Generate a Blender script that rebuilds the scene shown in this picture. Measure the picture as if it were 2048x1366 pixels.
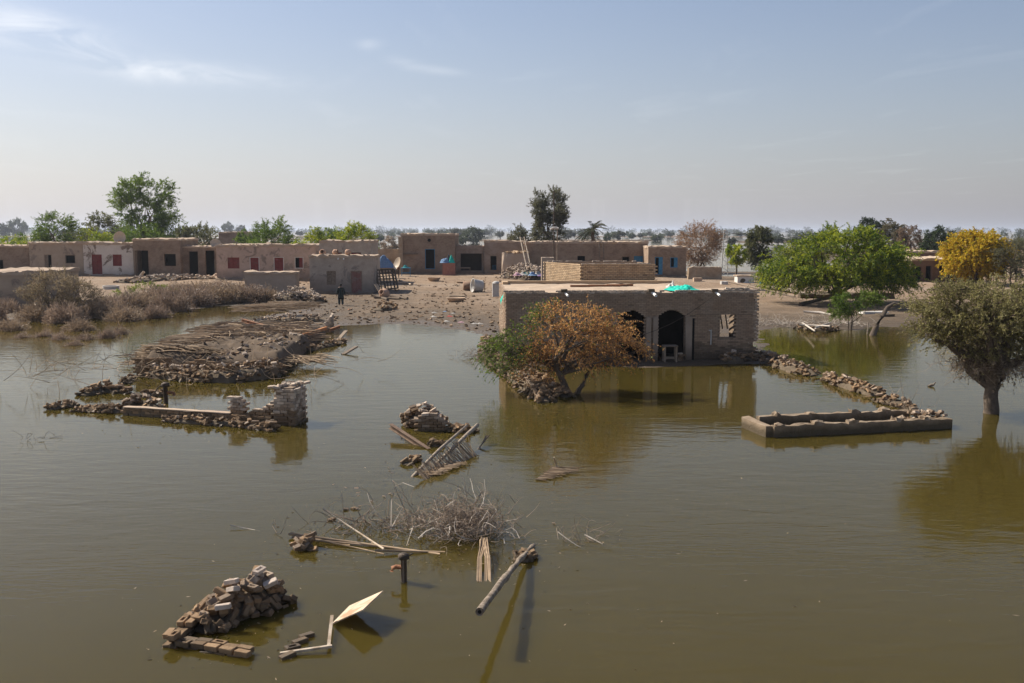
import bpy, math, random
import numpy as np
from mathutils import Vector, Matrix, Euler, Quaternion
random.seed(7); rng = np.random.default_rng(7)
R = math.radians
scene = bpy.context.scene
for o in list(bpy.data.objects): bpy.data.objects.remove(o)

# ---------------------------------------------------------------- camera
H = 6.2; FPX = 35/36*2048; PITCH = math.atan((683-461)/FPX)
cam = bpy.data.cameras.new('camera'); cam.lens = 35; cam.sensor_width = 36; cam.clip_start = .1; cam.clip_end = 60000
camo = bpy.data.objects.new('camera', cam); scene.collection.objects.link(camo)
camo.location = (0, 0, H); camo.rotation_euler = (math.pi/2-PITCH, 0, 0)
scene.camera = camo

# ---------------------------------------------------------------- sky, sun, exposure
SUN_AZ, SUN_EL = -61, 42
scene.world = bpy.data.worlds.new('World'); scene.world.use_nodes = True
wn = scene.world.node_tree; wn.nodes.clear()
def N(nt, typ, inp=None, **kw):
    n = nt.nodes.new(typ)
    for k, v in kw.items(): setattr(n, k, v)
    for k, v in (inp or {}).items():
        if hasattr(v, 'is_output') or isinstance(v, bpy.types.NodeSocket): nt.links.new(v, n.inputs[k])
        else: n.inputs[k].default_value = v
    return n
def MA(nt, op, a, b=0.0, c=None, clamp=False):
    inp = {0: a, 1: b}
    if c is not None: inp[2] = c
    return N(nt, 'ShaderNodeMath', inp, operation=op, use_clamp=clamp).outputs[0]
def mixc_sky(nt, c):      # dust dulls and greys the blue a little
    n = N(nt, 'ShaderNodeMix', data_type='RGBA', blend_type='MULTIPLY'); n.inputs[0].default_value = 1; nt.links.new(c, n.inputs[6]); n.inputs[7].default_value = (.76, .72, .74, 1); return n.outputs[2]
def build_sky():
    nt = wn
    sky = N(nt, 'ShaderNodeTexSky', sky_type='NISHITA', sun_disc=False, sun_elevation=R(SUN_EL), sun_rotation=R(SUN_AZ),
            altitude=0, air_density=1.0, dust_density=1.0, ozone_density=1.6)
    tc = N(nt, 'ShaderNodeTexCoord')
    sp = N(nt, 'ShaderNodeSeparateXYZ', {0: tc.outputs['Generated']})
    x, y, z = sp.outputs
    zz = MA(nt, 'MAXIMUM', z, .03)
    pl = N(nt, 'ShaderNodeCombineXYZ', {0: MA(nt, 'DIVIDE', x, zz), 1: MA(nt, 'MULTIPLY', MA(nt, 'DIVIDE', y, zz), .35), 2: 0.0})
    n1 = N(nt, 'ShaderNodeTexNoise', {'Vector': pl.outputs[0], 'Scale': 1.1, 'Detail': 7.0, 'Roughness': .62, 'Distortion': .6})
    faint = N(nt, 'ShaderNodeMapRange', {0: n1.outputs[0], 1: .56, 2: .85, 3: 0.0, 4: .12})
    # a few thin cirrus streaks, fixed in the sky by direction
    az = MA(nt, 'ARCTAN2', x, y); el = MA(nt, 'ARCSINE', z)
    tot = None
    n2 = N(nt, 'ShaderNodeTexNoise', {'Vector': N(nt, 'ShaderNodeCombineXYZ', {0: MA(nt, 'MULTIPLY', az, 9.0), 1: MA(nt, 'MULTIPLY', el, 34.0), 2: 0.0}).outputs[0],
                                      'Scale': 1.0, 'Detail': 6.0, 'Roughness': .6, 'Distortion': .8})
    for (u, v, ru, rv, st, tilt) in [(95, 78, 150, 42, 1.1, .12), (390, 155, 230, 28, .7, .04), (190, 120, 120, 24, .4, .3), (745, 100, 34, 16, .2, 0), (812, 136, 44, 14, .26, .15), (880, 150, 70, 12, .2, .1), (620, 8, 40, 14, .3, 0), (1040, 160, 90, 12, .16, -.1)]:
        a0 = math.atan2(u-1024, FPX); e0 = math.atan2(461-v, FPX)*math.cos(a0)
        da = MA(nt, 'SUBTRACT', az, a0); de = MA(nt, 'ADD', MA(nt, 'SUBTRACT', el, e0), MA(nt, 'MULTIPLY', da, tilt))
        q = MA(nt, 'ADD', MA(nt, 'POWER', MA(nt, 'ABSOLUTE', MA(nt, 'DIVIDE', da, ru/FPX)), 2.0), MA(nt, 'POWER', MA(nt, 'ABSOLUTE', MA(nt, 'DIVIDE', de, rv/FPX)), 2.0))
        m = MA(nt, 'MULTIPLY', MA(nt, 'POWER', 2.718, MA(nt, 'MULTIPLY', q, -2.2)), st)
        tot = m if tot is None else MA(nt, 'ADD', tot, m)
    wisp = MA(nt, 'MULTIPLY', tot, N(nt, 'ShaderNodeMapRange', {0: n2.outputs[0], 1: .38, 2: .68, 3: 0.0, 4: 1.0}).outputs[0])
    cl = MA(nt, 'ADD', wisp, faint.outputs[0], clamp=True)
    mx = N(nt, 'ShaderNodeMix', data_type='RGBA')
    nt.links.new(cl, mx.inputs[0]); mx.inputs[7].default_value = (7.2, 7.3, 7.5, 1)
    # pale dust haze low over the horizon, brighter towards the sun
    hf = MA(nt, 'POWER', 2.718, MA(nt, 'MULTIPLY', MA(nt, 'MAXIMUM', el, 0.0), -7.5))
    ca = MA(nt, 'COSINE', MA(nt, 'SUBTRACT', az, R(SUN_AZ)))
    hl = MA(nt, 'MULTIPLY', MA(nt, 'ADD', MA(nt, 'MULTIPLY', MA(nt, 'MAXIMUM', ca, -.3), 2.35), 2.45), 1.0)
    hc = N(nt, 'ShaderNodeCombineColor', {0: hl, 1: MA(nt, 'MULTIPLY', hl, .985), 2: MA(nt, 'ADD', MA(nt, 'MULTIPLY', hl, .97), .28)}).outputs[0]
    m2 = N(nt, 'ShaderNodeMix', data_type='RGBA'); nt.links.new(MA(nt, 'MULTIPLY', hf, .93), m2.inputs[0]); nt.links.new(mixc_sky(nt, sky.outputs[0]), m2.inputs[6]); nt.links.new(hc, m2.inputs[7])
    nt.links.new(m2.outputs[2], mx.inputs[6])
    bg = N(nt, 'ShaderNodeBackground', {0: mx.outputs[2], 1: .10})
    out = N(nt, 'ShaderNodeOutputWorld', {0: bg.outputs[0]})
build_sky()
sl = bpy.data.lights.new('sun', 'SUN'); sl.energy = 4.8; sl.angle = R(.6); sl.color = (1, .93, .82)
so = bpy.data.objects.new('sun', sl); scene.collection.objects.link(so)
sdir = Vector((math.sin(R(SUN_AZ))*math.cos(R(SUN_EL)), math.cos(R(SUN_AZ))*math.cos(R(SUN_EL)), math.sin(R(SUN_EL))))
so.rotation_euler = (-sdir).to_track_quat('-Z', 'Y').to_euler(); so.location = (-60, 40, 60)
scene.view_settings.view_transform = 'Standard'; scene.view_settings.look = 'None'
scene.view_settings.exposure = 0.62; scene.view_settings.gamma = 1; scene.view_settings.use_curve_mapping = False
scene.render.engine = 'CYCLES'
scene.cycles.max_bounces = 6; scene.cycles.transparent_max_bounces = 8; scene.cycles.volume_bounces = 0

# ---------------------------------------------------------------- helpers
FW = Vector((0, math.cos(PITCH), -math.sin(PITCH))); UP = Vector((0, math.sin(PITCH), math.cos(PITCH)))
def ray(u, v): return FW + Vector(((u-1024)/FPX, 0, 0)) + UP*((683-v)/FPX)
def P(u, v, z=0.0):
    d = ray(u, v); t = (z-H)/d.z; return Vector((d.x*t, d.y*t, z))
def at(u, v, Y):
    d = ray(u, v); t = Y/d.y; return Vector((d.x*t, Y, H+d.z*t))
def nrm(a): return a/np.maximum(np.linalg.norm(a, axis=-1, keepdims=True), 1e-9)
def hsh(ix, iy, s): return np.modf(np.abs(np.sin(ix*127.1+iy*311.7+s*74.7)*43758.5453))[0]
def vnoise(x, y, s=0):
    ix, iy = np.floor(x), np.floor(y); fx, fy = x-ix, y-iy; fx = fx*fx*(3-2*fx); fy = fy*fy*(3-2*fy)
    a, b, c, d = hsh(ix, iy, s), hsh(ix+1, iy, s), hsh(ix, iy+1, s), hsh(ix+1, iy+1, s)
    return (a*(1-fx)+b*fx)*(1-fy)+(c*(1-fx)+d*fx)*fy
def fbm(x, y, s=0, o=4):
    t = 0; a = .5
    for i in range(o): t = t+a*(vnoise(x, y, s+i)-.5); x = x*2.03+5.1; y = y*2.03+1.7; a *= .5
    return t
COL = scene.collection
def tag(o, label=None, cat=None, group=None, kind=None):
    if label: o['label'] = label
    if cat: o['category'] = cat
    if group: o['group'] = group
    if kind: o['kind'] = kind
    return o
def thing(name, label, cat, loc=(0, 0, 0), rz=0, group=None):
    o = bpy.data.objects.new(name, None); o.empty_display_size = .2; COL.objects.link(o)
    o.location = loc; o.rotation_euler = (0, 0, rz); return tag(o, label, cat, group)
def link(name, me, parent=None, loc=(0, 0, 0), rot=None, kind=None, sc=None):
    o = bpy.data.objects.new(name, me); COL.objects.link(o); o.parent = parent; o.location = loc
    if rot is not None: o.rotation_euler = rot
    if sc is not None: o.scale = sc
    if kind: o['kind'] = kind
    return o
def copy_tree(o, parent=None):
    c = o.copy(); COL.objects.link(c); c.parent = parent
    for ch in list(o.children): copy_tree(ch, c)
    return c
def np_mesh(name, V, F, mat, smooth=False):
    """V (n,3), F (m,k) equal-sized faces"""
    me = bpy.data.meshes.new(name); V = np.asarray(V, np.float32); F = np.asarray(F, np.int32); m, k = F.shape
    me.vertices.add(len(V)); me.vertices.foreach_set('co', V.ravel())
    me.loops.add(m*k); me.loops.foreach_set('vertex_index', F.ravel())
    me.polygons.add(m); me.polygons.foreach_set('loop_start', np.arange(0, m*k, k, dtype=np.int32)); me.polygons.foreach_set('loop_total', np.full(m, k, np.int32))
    if smooth: me.polygons.foreach_set('use_smooth', np.ones(m, bool))
    me.update(calc_edges=True); me.materials.append(mat); return me
class MB:
    def __init__(s): s.V = []; s.F = []
    def add(s, V, F):
        b = len(s.V); s.V += [tuple(v) for v in V]; s.F += [tuple(i+b for i in f) for f in F]; return s
    def box(s, c, d, rot=None, jit=0):
        x, y, z = d[0]/2, d[1]/2, d[2]/2
        vs = [Vector((a*x, b*y, e*z)) for e in (-1, 1) for b in (-1, 1) for a in (-1, 1)]
        if jit: vs = [v+Vector((random.uniform(-jit, jit), random.uniform(-jit, jit), random.uniform(-jit, jit))) for v in vs]
        if rot is not None:
            M = rot if isinstance(rot, Matrix) else Euler(rot).to_matrix(); vs = [M @ v for v in vs]
        c = Vector(c)
        return s.add([v+c for v in vs], [(0, 2, 3, 1), (4, 5, 7, 6), (0, 1, 5, 4), (2, 6, 7, 3), (0, 4, 6, 2), (1, 3, 7, 5)])
    def b2(s, x0, x1, y0, y1, z0, z1): return s.box(((x0+x1)/2, (y0+y1)/2, (z0+z1)/2), (x1-x0, y1-y0, z1-z0))
    def beam(s, a, b, w, h=None):
        a, b = Vector(a), Vector(b); d = b-a; q = d.to_track_quat('X', 'Z').to_matrix()
        return s.box((a+b)/2, (d.length, w, h or w), q)
    def tube(s, pts, rad, n=6, cap=True):
        pts = [Vector(p) for p in pts]; m = len(pts)
        if not hasattr(rad, '__len__'): rad = [rad]*m
        V = []; F = []
        for i, p in enumerate(pts):
            t = (pts[min(i+1, m-1)]-pts[max(i-1, 0)]).normalized()
            a = t.cross(Vector((0, 0, 1)) if abs(t.z) < .9 else Vector((1, 0, 0))).normalized(); b = t.cross(a)
            for k in range(n): g = 2*math.pi*k/n; V.append(p+(a*math.cos(g)+b*math.sin(g))*rad[i])
        for i in range(m-1):
            for k in range(n): F.append((i*n+k, i*n+(k+1) % n, (i+1)*n+(k+1) % n, (i+1)*n+k))
        if cap: F += [tuple(range(n)), tuple(reversed(range((m-1)*n, m*n)))]
        return s.add(V, F)
    def lathe(s, c, prof, n=16, rot=None):
        V = []; F = []; c = Vector(c); M = Euler(rot).to_matrix() if rot is not None else Matrix.Identity(3)
        for r, z in prof:
            for k in range(n): g = 2*math.pi*k/n; V.append(c+M @ Vector((r*math.cos(g), r*math.sin(g), z)))
        for i in range(len(prof)-1):
            for k in range(n): F.append((i*n+k, i*n+(k+1) % n, (i+1)*n+(k+1) % n, (i+1)*n+k))
        return s.add(V, F)
    def loft(s, rings):
        V = []; F = []; n = len(rings[0])
        for r in rings: V += list(r)
        for i in range(len(rings)-1):
            for k in range(n): F.append((i*n+k, i*n+(k+1) % n, (i+1)*n+(k+1) % n, (i+1)*n+k))
        F += [tuple(reversed(range(n))), tuple(range((len(rings)-1)*n, len(rings)*n))]
        return s.add(V, F)
    def mesh(s, name, mat, smooth=False):
        me = bpy.data.meshes.new(name); me.from_pydata([tuple(v) for v in s.V], [], s.F); me.update()
        if smooth: me.polygons.foreach_set('use_smooth', [True]*len(me.polygons))
        me.materials.append(mat); return me
    def build(s, name, mat, parent=None, smooth=False, kind=None, loc=None):
        """vertices are in the parent's frame (world when there is none); loc moves the origin there"""
        if loc is not None:
            l = Vector(loc); s.V = [tuple(Vector(v)-l) for v in s.V]
        return link(name, s.mesh(name, mat, smooth), parent, loc or (0, 0, 0), kind=kind)

# ---------------------------------------------------------------- materials
def base_nodes(name):
    m = bpy.data.materials.new(name); m.use_nodes = True; nt = m.node_tree; nt.nodes.clear()
    out = N(nt, 'ShaderNodeOutputMaterial'); bs = N(nt, 'ShaderNodeBsdfPrincipled'); nt.links.new(bs.outputs[0], out.inputs[0])
    bs.inputs['Specular IOR Level'].default_value = .25
    return m, nt, bs
def mixc(nt, f, a, b, blend='MIX'):
    n = N(nt, 'ShaderNodeMix', data_type='RGBA', blend_type=blend)
    for i, v in ((0, f), (6, a), (7, b)):
        if isinstance(v, bpy.types.NodeSocket): nt.links.new(v, n.inputs[i])
        else: n.inputs[i].default_value = (*v, 1) if isinstance(v, tuple) and len(v) == 3 else v
    return n.outputs[2]
def mr(nt, v, a, b, c=0.0, d=1.0): return N(nt, 'ShaderNodeMapRange', {0: v, 1: a, 2: b, 3: c, 4: d}).outputs[0]
def noise(nt, vec, sc, det=5.0, ro=.6, dist=0.0): return N(nt, 'ShaderNodeTexNoise', {'Vector': vec, 'Scale': sc, 'Detail': det, 'Roughness': ro, 'Distortion': dist}).outputs[0]
def rnd(nt, island=True):
    return N(nt, 'ShaderNodeNewGeometry').outputs['Random Per Island'] if island else N(nt, 'ShaderNodeObjectInfo').outputs['Random']
MATS = {}
def mat(name, c1, c2, sc=3.0, rough=.9, bump=.3, bsc=None, c3=None, vary=None, wet=None, spec=.25, metal=0, world=True, vr=1.0):
    """two-colour mottled surface; vary 'i' island / 'o' object brightness spread; wet=(colour,z0,z1): flood mud left below the tide line"""
    if name in MATS: return MATS[name]
    m, nt, bs = base_nodes(name); geo = N(nt, 'ShaderNodeNewGeometry'); pos = geo.outputs['Position']
    vec = pos if world else N(nt, 'ShaderNodeTexCoord').outputs['Object']
    col = mixc(nt, mr(nt, noise(nt, vec, sc), .32, .68), c1, c2)
    if c3: col = mixc(nt, mr(nt, noise(nt, vec, sc*.37, 6.0, .65, .5), .52, .62), col, c3)
    if vary:
        r = rnd(nt, vary == 'i'); col = mixc(nt, 1.0, col, N(nt, 'ShaderNodeCombineColor', {0: mr(nt, r, 0, 1, 1-.36*vr, 1+.28*vr), 1: mr(nt, r, 0, 1, 1-.36*vr, 1+.26*vr), 2: mr(nt, r, 0, 1, 1-.36*vr, 1+.22*vr)}).outputs[0], 'MULTIPLY')
    if wet:
        z = N(nt, 'ShaderNodeSeparateXYZ', {0: pos}).outputs[2]
        zz = MA(nt, 'ADD', z, MA(nt, 'MULTIPLY', MA(nt, 'SUBTRACT', noise(nt, pos, 2.2), .5), (wet[2]-wet[1])*1.3))
        if vary:
            zz = MA(nt, 'ADD', zz, MA(nt, 'MULTIPLY', MA(nt, 'SUBTRACT', r, .5), (wet[2]-wet[1])*.8))
        f = mr(nt, zz, wet[1], wet[2], 1.0, 0.0); col = mixc(nt, f, col, wet[0])
        nt.links.new(mr(nt, f, .5, 1, rough, .45), bs.inputs['Roughness'])
    else: bs.inputs['Roughness'].default_value = rough
    nt.links.new(col, bs.inputs['Base Color'])
    bs.inputs['Specular IOR Level'].default_value = spec; bs.inputs['Metallic'].default_value = metal
    if bump:
        h = noise(nt, vec, bsc or sc*6, 6.0, .7); nt.links.new(N(nt, 'ShaderNodeBump', {'Strength': bump, 'Distance': .05, 'Height': h}).outputs[0], bs.inputs['Normal'])
    MATS[name] = m; return m
def brickmat(name, c1, c2, mortar, stain, tide=None, plaster=None, pamt=.5, bw=.25, bh=.09):
    """brickwork too far off to lay brick by brick; plaster = coat that has partly fallen off"""
    m, nt, bs = base_nodes(name); pos = N(nt, 'ShaderNodeNewGeometry').outputs['Position']; sp = N(nt, 'ShaderNodeSeparateXYZ', {0: pos})
    v = N(nt, 'ShaderNodeCombineXYZ', {0: MA(nt, 'ADD', sp.outputs[0], sp.outputs[1]), 1: sp.outputs[2], 2: 0.0}).outputs[0]
    b = N(nt, 'ShaderNodeTexBrick', {'Vector': v, 'Color1': (*c1, 1), 'Color2': (*c2, 1), 'Mortar': (*mortar, 1), 'Scale': 1.0, 'Mortar Size': .011, 'Mortar Smooth': .4, 'Bias': 0.0, 'Brick Width': bw, 'Row Height': bh})
    col = mixc(nt, mr(nt, noise(nt, pos, .9, 6.0, .65, .4), .42, .72), b.outputs[0], stain)
    col = mixc(nt, mr(nt, noise(nt, pos, .45, 7.0, .7, .8), .50, .64, 0.0, .65), col, tuple(x*.62 for x in c1))
    hgt = MA(nt, 'MULTIPLY', b.outputs[1], -1.0)
    if plaster:
        zr = sp.outputs[2]; pt_ = .5-(pamt-.5)*.5; pm = mr(nt, noise(nt, pos, .7, 8.0, .72, .7), pt_-.012, pt_+.012)
        pc = mixc(nt, mr(nt, noise(nt, pos, 1.7, 6.0, .7), .35, .7), plaster[0], plaster[1]); col = mixc(nt, pm, col, pc)
        hgt = mixc(nt, pm, N(nt, 'ShaderNodeCombineXYZ', {0: hgt, 1: hgt, 2: hgt}).outputs[0], (.6, .6, .6))
    if tide:
        zz = MA(nt, 'ADD', sp.outputs[2], MA(nt, 'MULTIPLY', MA(nt, 'SUBTRACT', noise(nt, pos, 1.1), .5), .9))
        col = mixc(nt, mr(nt, zz, tide[1], tide[2], .75, 0.0), col, tide[0])
    nt.links.new(col, bs.inputs['Base Color']); bs.inputs['Roughness'].default_value = .95; bs.inputs['Specular IOR Level'].default_value = .15
    h2 = MA(nt, 'ADD', N(nt, 'ShaderNodeSeparateXYZ', {0: hgt}).outputs[0] if plaster else hgt, MA(nt, 'MULTIPLY', noise(nt, pos, 9.0), .8))
    nt.links.new(N(nt, 'ShaderNodeBump', {'Strength': .7, 'Distance': .03, 'Height': h2}).outputs[0], bs.inputs['Normal'])
    MATS[name] = m; return m
def leafmat(name, c1, c2, trans=.5, sc=.5):
    m, nt, bs = base_nodes(name); out = [n for n in nt.nodes if n.type == 'OUTPUT_MATERIAL'][0]
    pos = N(nt, 'ShaderNodeNewGeometry').outputs['Position']; r = rnd(nt)
    f = MA(nt, 'ADD', MA(nt, 'MULTIPLY', r, .7), mr(nt, noise(nt, pos, sc, 3.0), .35, .65, -.25, .45), clamp=True)
    col = mixc(nt, f, c1, c2); nt.links.new(col, bs.inputs['Base Color']); bs.inputs['Roughness'].default_value = .6
    tr = N(nt, 'ShaderNodeBsdfTranslucent', {0: col}); mx = N(nt, 'ShaderNodeMixShader', {0: trans, 1: bs.outputs[0], 2: tr.outputs[0]}); nt.links.new(mx.outputs[0], out.inputs[0])
    MATS[name] = m; return m
MUDWET = (.060, .045, .027)
M_brick = mat('loose_brick', (.40, .30, .22), (.52, .44, .36), 5, .95, .5, 25, vary='o', wet=((.165, .105, .058), .22, .75), world=True)
M_brickw = mat('wet_brick', (.205, .128, .070), (.29, .195, .115), 5, .9, .5, 25, vary='o', wet=((.10, .070, .040), .02, .2))
M_bricks = mat('brick_course', (.31, .215, .145), (.38, .28, .20), 1.2, .95, .5, 25, vary='i', vr=.42, c3=(.37, .285, .21), wet=((.115, .082, .052), .35, 1.05))
M_bricktan = mat('tan_brick', (.42, .29, .175), (.50, .365, .235), 2, .95, .4, 22, vary='i', vr=.5)
M_mortar = mat('mud_mortar', (.20, .145, .10), (.26, .195, .14), 4, 1, .5, 20, wet=((.11, .08, .055), .1, .8))
M_core = mat('rubble_mud', (.09, .068, .045), (.15, .115, .078), 3, 1, .6, 12)
M_roofmud = mat('roof_mud', (.40, .295, .205), (.48, .37, .27), 1.3, 1, .5, 9, c3=(.40, .30, .22))
M_reed = mat('reed', (.25, .178, .115), (.38, .285, .195), 6, .9, .2, vary='i', vr=1.3)
M_twig = mat('dry_twig', (.20, .15, .115), (.30, .235, .18), 4, .9, .2, vary='i')
M_bark = mat('bark', (.085, .065, .048), (.15, .115, .085), 9, 1, .7, 30)
M_barkpale = mat('pale_bark', (.22, .17, .12), (.46, .385, .30), 9, .9, .6, 25)
M_wood = mat('weathered_wood', (.20, .148, .105), (.30, .235, .175), 7, .85, .4, 40, vary='o')
M_plank = mat('pale_plank', (.36, .28, .20), (.52, .44, .345), 7, .85, .5, 30, c3=(.30, .225, .155))
M_ply = mat('plywood_board', (.50, .375, .255), (.62, .50, .37), 6, .85, .3, 20, c3=(.38, .245, .145))
M_iron = mat('dark_iron', (.055, .045, .038), (.12, .085, .06), 12, .7, .4, 40, metal=.3)
M_rust = mat('rusty_steel', (.20, .085, .04), (.32, .15, .075), 6, .8, .4, 30, c3=(.13, .08, .055))
M_conc = mat('concrete', (.42, .39, .35), (.53, .50, .46), 4, .9, .4, 20)
M_white = mat('white_paint', (.68, .65, .60), (.58, .54, .48), 5, .6, .1)
M_pvc = mat('white_pipe', (.78, .78, .77), (.70, .69, .66), 5, .4, 0)
M_clay = mat('clay', (.40, .28, .19), (.50, .37, .26), 5, .9, .3)
M_red = mat('red_paint', (.16, .028, .026), (.23, .05, .042), 4, .7, .2, c3=(.17, .07, .055))
M_redfade = mat('faded_red_wood', (.24, .105, .085), (.27, .15, .12), 5, .8, .3, c3=(.25, .19, .155))
M_blue = mat('blue_paint', (.04, .17, .30), (.07, .24, .38), 4, .6, .2)
M_teal = mat('teal_cloth', (.0, .40, .30), (.01, .52, .38), 5, .7, .2)
M_dark = mat('interior_shade', (.022, .018, .014), (.035, .028, .022), 2, 1, .2)  # near-black colour stands in for the shade inside rooms
M_dish = mat('dish_metal', (.50, .41, .31), (.42, .33, .24), 5, .5, .1)
B1 = brickmat('brickwork_brown', (.28, .19, .13), (.37, .265, .19), (.17, .125, .09), (.37, .28, .20), ((.17, .13, .10), .6, 1.6))
B4 = brickmat('brickwork_dark_red', (.17, .10, .07), (.22, .135, .10), (.13, .085, .065), (.21, .14, .105), ((.12, .08, .06), .6, 1.6))
B2 = brickmat('brickwork_dull', (.30, .225, .17), (.36, .28, .22), (.25, .19, .15), (.39, .31, .25), ((.20, .155, .12), .6, 1.6))
B3 = brickmat('brickwork_tan', (.40, .29, .19), (.47, .36, .25), (.23, .16, .11), (.45, .35, .25), bw=.27, bh=.098)
PL1 = brickmat('brown_plaster', (.27, .20, .15), (.33, .25, .19), (.2, .15, .12), (.33, .27, .21), ((.2, .155, .12), .6, 1.8), ((.35, .265, .19), (.42, .33, .245)), .66)
PL2 = brickmat('white_plaster', (.27, .20, .15), (.33, .25, .19), (.2, .15, .12), (.33, .27, .21), ((.36, .29, .23), .5, 1.5), ((.66, .58, .50), (.56, .48, .40)), .62)
PL3 = brickmat('pink_plaster', (.30, .22, .17), (.34, .26, .20), (.25, .2, .16), (.36, .29, .23), ((.21, .165, .135), .8, 2.0), ((.52, .375, .30), (.40, .30, .225)), .62)
PL4 = brickmat('grey_plaster', (.30, .25, .21), (.34, .29, .25), (.25, .2, .16), (.26, .23, .2), ((.19, .155, .13), .6, 2.2), ((.45, .375, .30), (.33, .27, .215)), .66)
PL5 = brickmat('mud_plaster', (.33, .25, .19), (.38, .30, .23), (.28, .22, .17), (.40, .32, .25), None, ((.42, .33, .255), (.36, .28, .21)), .8)
# ---------------------------------------------------------------- ground and water
shore_px = [(-500, 668), (-150, 655), (0, 645), (150, 640), (300, 628), (385, 618), (440, 612), (500, 612), (548, 606), (560, 622), (500, 650), (470, 660), (560, 672), (620, 672), (655, 660), (700, 651),
            (800, 648), (870, 652), (925, 662), (965, 672), (985, 700), (975, 715), (1010, 722), (1060, 737), (1130, 738), (1300, 736), (1420, 727), (1518, 716), (1524, 690), (1519, 662),
            (1560, 656), (1640, 658), (1720, 660), (1800, 654), (1880, 652), (1980, 648), (2200, 640), (2700, 632)]
poly = [(P(u, v).x, P(u, v).y) for u, v in shore_px]
poly += [(260, 330), (180, 420), (95, 330), (66, 225), (58, 172), (40, 150), (10, 158), (-22, 160), (-40, 190), (-60, 320), (-90, 520), (-330, 560), (-400, 200), (-200, 80)]
poly = np.array(poly)
def sdf(x, y):
    x = np.asarray(x, float); y = np.asarray(y, float); d = np.full(x.shape, 1e9); ins = np.zeros(x.shape, bool); n = len(poly)
    for i in range(n):
        ax, ay = poly[i]; bx, by = poly[(i+1) % n]; ex, ey = bx-ax, by-ay
        t = np.clip(((x-ax)*ex+(y-ay)*ey)/(ex*ex+ey*ey), 0, 1)
        d = np.minimum(d, np.hypot(x-ax-t*ex, y-ay-t*ey))
        c = (ay > y) != (by > y)
        xi = ax+(y-ay)/(ey if abs(ey) > 1e-9 else 1e-9)*ex
        ins ^= c & (x < xi)
    return np.where(ins, d, -d)
BPX = P(1012, 724)              # front left corner of the flooded house
def gzv(x, y):
    x = np.asarray(x, float); y = np.asarray(y, float)
    d = sdf(x, y)+fbm(x*.35, y*.35, 3)*2.2
    z = np.where(d > 0, 1.05*(1-np.exp(-np.maximum(d, 0)/34)), np.maximum(-.95, d*.16))
    z = z+np.where(d > -1, 1, .3)*(fbm(x*.8, y*.8, 11)*.10+fbm(x*2.0, y*2.0, 5, 2)*.15*np.clip(1-y/160, .1, 1))
    # puddles on the right bank
    for (u, v, rx, ry, dep) in [(1500, 556, 5, 6, 1.1), (1480, 545, 6, 5, 1.0)]:
        c = P(u, v, .5); z = z-dep*np.exp(-((x-c.x)/rx)**2-((y-c.y)/ry)**2)
    # low mud floor under and in front of the flooded house
    bx = np.exp(-(np.maximum(np.abs(x-BPX.x-6)-6.3, 0)/.5)**2)*np.exp(-(np.maximum(np.abs(y-BPX.y-4.8)-5.2, 0)/.6)**2)
    z = z*(1-bx)+bx*(.05+.05*fbm(x, y, 2))
    return z
def gz(x, y): return float(gzv(np.array([x]), np.array([y]))[0])
def PG(u, v):
    z = .5
    for i in range(7): p = P(u, v, z); z = gz(p.x, p.y)
    return P(u, v, z)
def axis(a, b, step, far, g=1.35):
    c = list(np.arange(a, b+1e-6, step)); s = step
    lo, hi = [], []; v = b
    while v < far: s *= g; v += s; hi.append(v)
    s = step; v = a
    while v > -far: s *= g; v -= s; lo.append(v)
    return np.array(lo[::-1]+c+hi)
def ground_material():
    m, nt, bs = base_nodes('mud_ground'); pos = N(nt, 'ShaderNodeNewGeometry').outputs['Position']; z = N(nt, 'ShaderNodeSeparateXYZ', {0: pos}).outputs[2]
    dry = mixc(nt, mr(nt, noise(nt, pos, .5, 7.0, .65, .3), .35, .65), (.225, .15, .092), (.315, .22, .142))
    dry = mixc(nt, mr(nt, noise(nt, pos, .13, 4.0), .45, .62), dry, (.31, .228, .158))
    dry = mixc(nt, mr(nt, noise(nt, pos, 2.4, 5.0, .7), .55, .66, 0, .75), dry, (.13, .088, .055))
    zz = MA(nt, 'ADD', z, MA(nt, 'MULTIPLY', MA(nt, 'SUBTRACT', noise(nt, pos, .6, 6.0), .5), .55))
    col = mixc(nt, mr(nt, zz, .10, .52, 1.0, 0.0), dry, (.105, .075, .046))
    nt.links.new(col, bs.inputs['Base Color']); nt.links.new(mr(nt, zz, .0, .2, .45, .95), bs.inputs['Roughness']); bs.inputs['Specular IOR Level'].default_value = .3
    h = MA(nt, 'ADD', noise(nt, pos, 3.2, 7.0, .7), MA(nt, 'MULTIPLY', noise(nt, pos, 14.0, 4.0, .7), .4))
    nt.links.new(N(nt, 'ShaderNodeBump', {'Strength': .9, 'Distance': .16, 'Height': h}).outputs[0], bs.inputs['Normal'])
    return m
gx = axis(-75, 80, .5, 9000); gy = axis(4, 172, .5, 9000)
X, Y = np.meshgrid(gx, gy); Z = gzv(X, Y); nx, ny = len(gx), len(gy)
idx = np.arange(nx*ny).reshape(ny, nx)
F = np.stack([idx[:-1, :-1].ravel(), idx[:-1, 1:].ravel(), idx[1:, 1:].ravel(), idx[1:, :-1].ravel()], 1)
M_ground = ground_material()
tag(link('ground', np_mesh('ground', np.stack([X.ravel(), Y.ravel(), Z.ravel()], 1), F, M_ground, True)), kind='structure')
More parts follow.
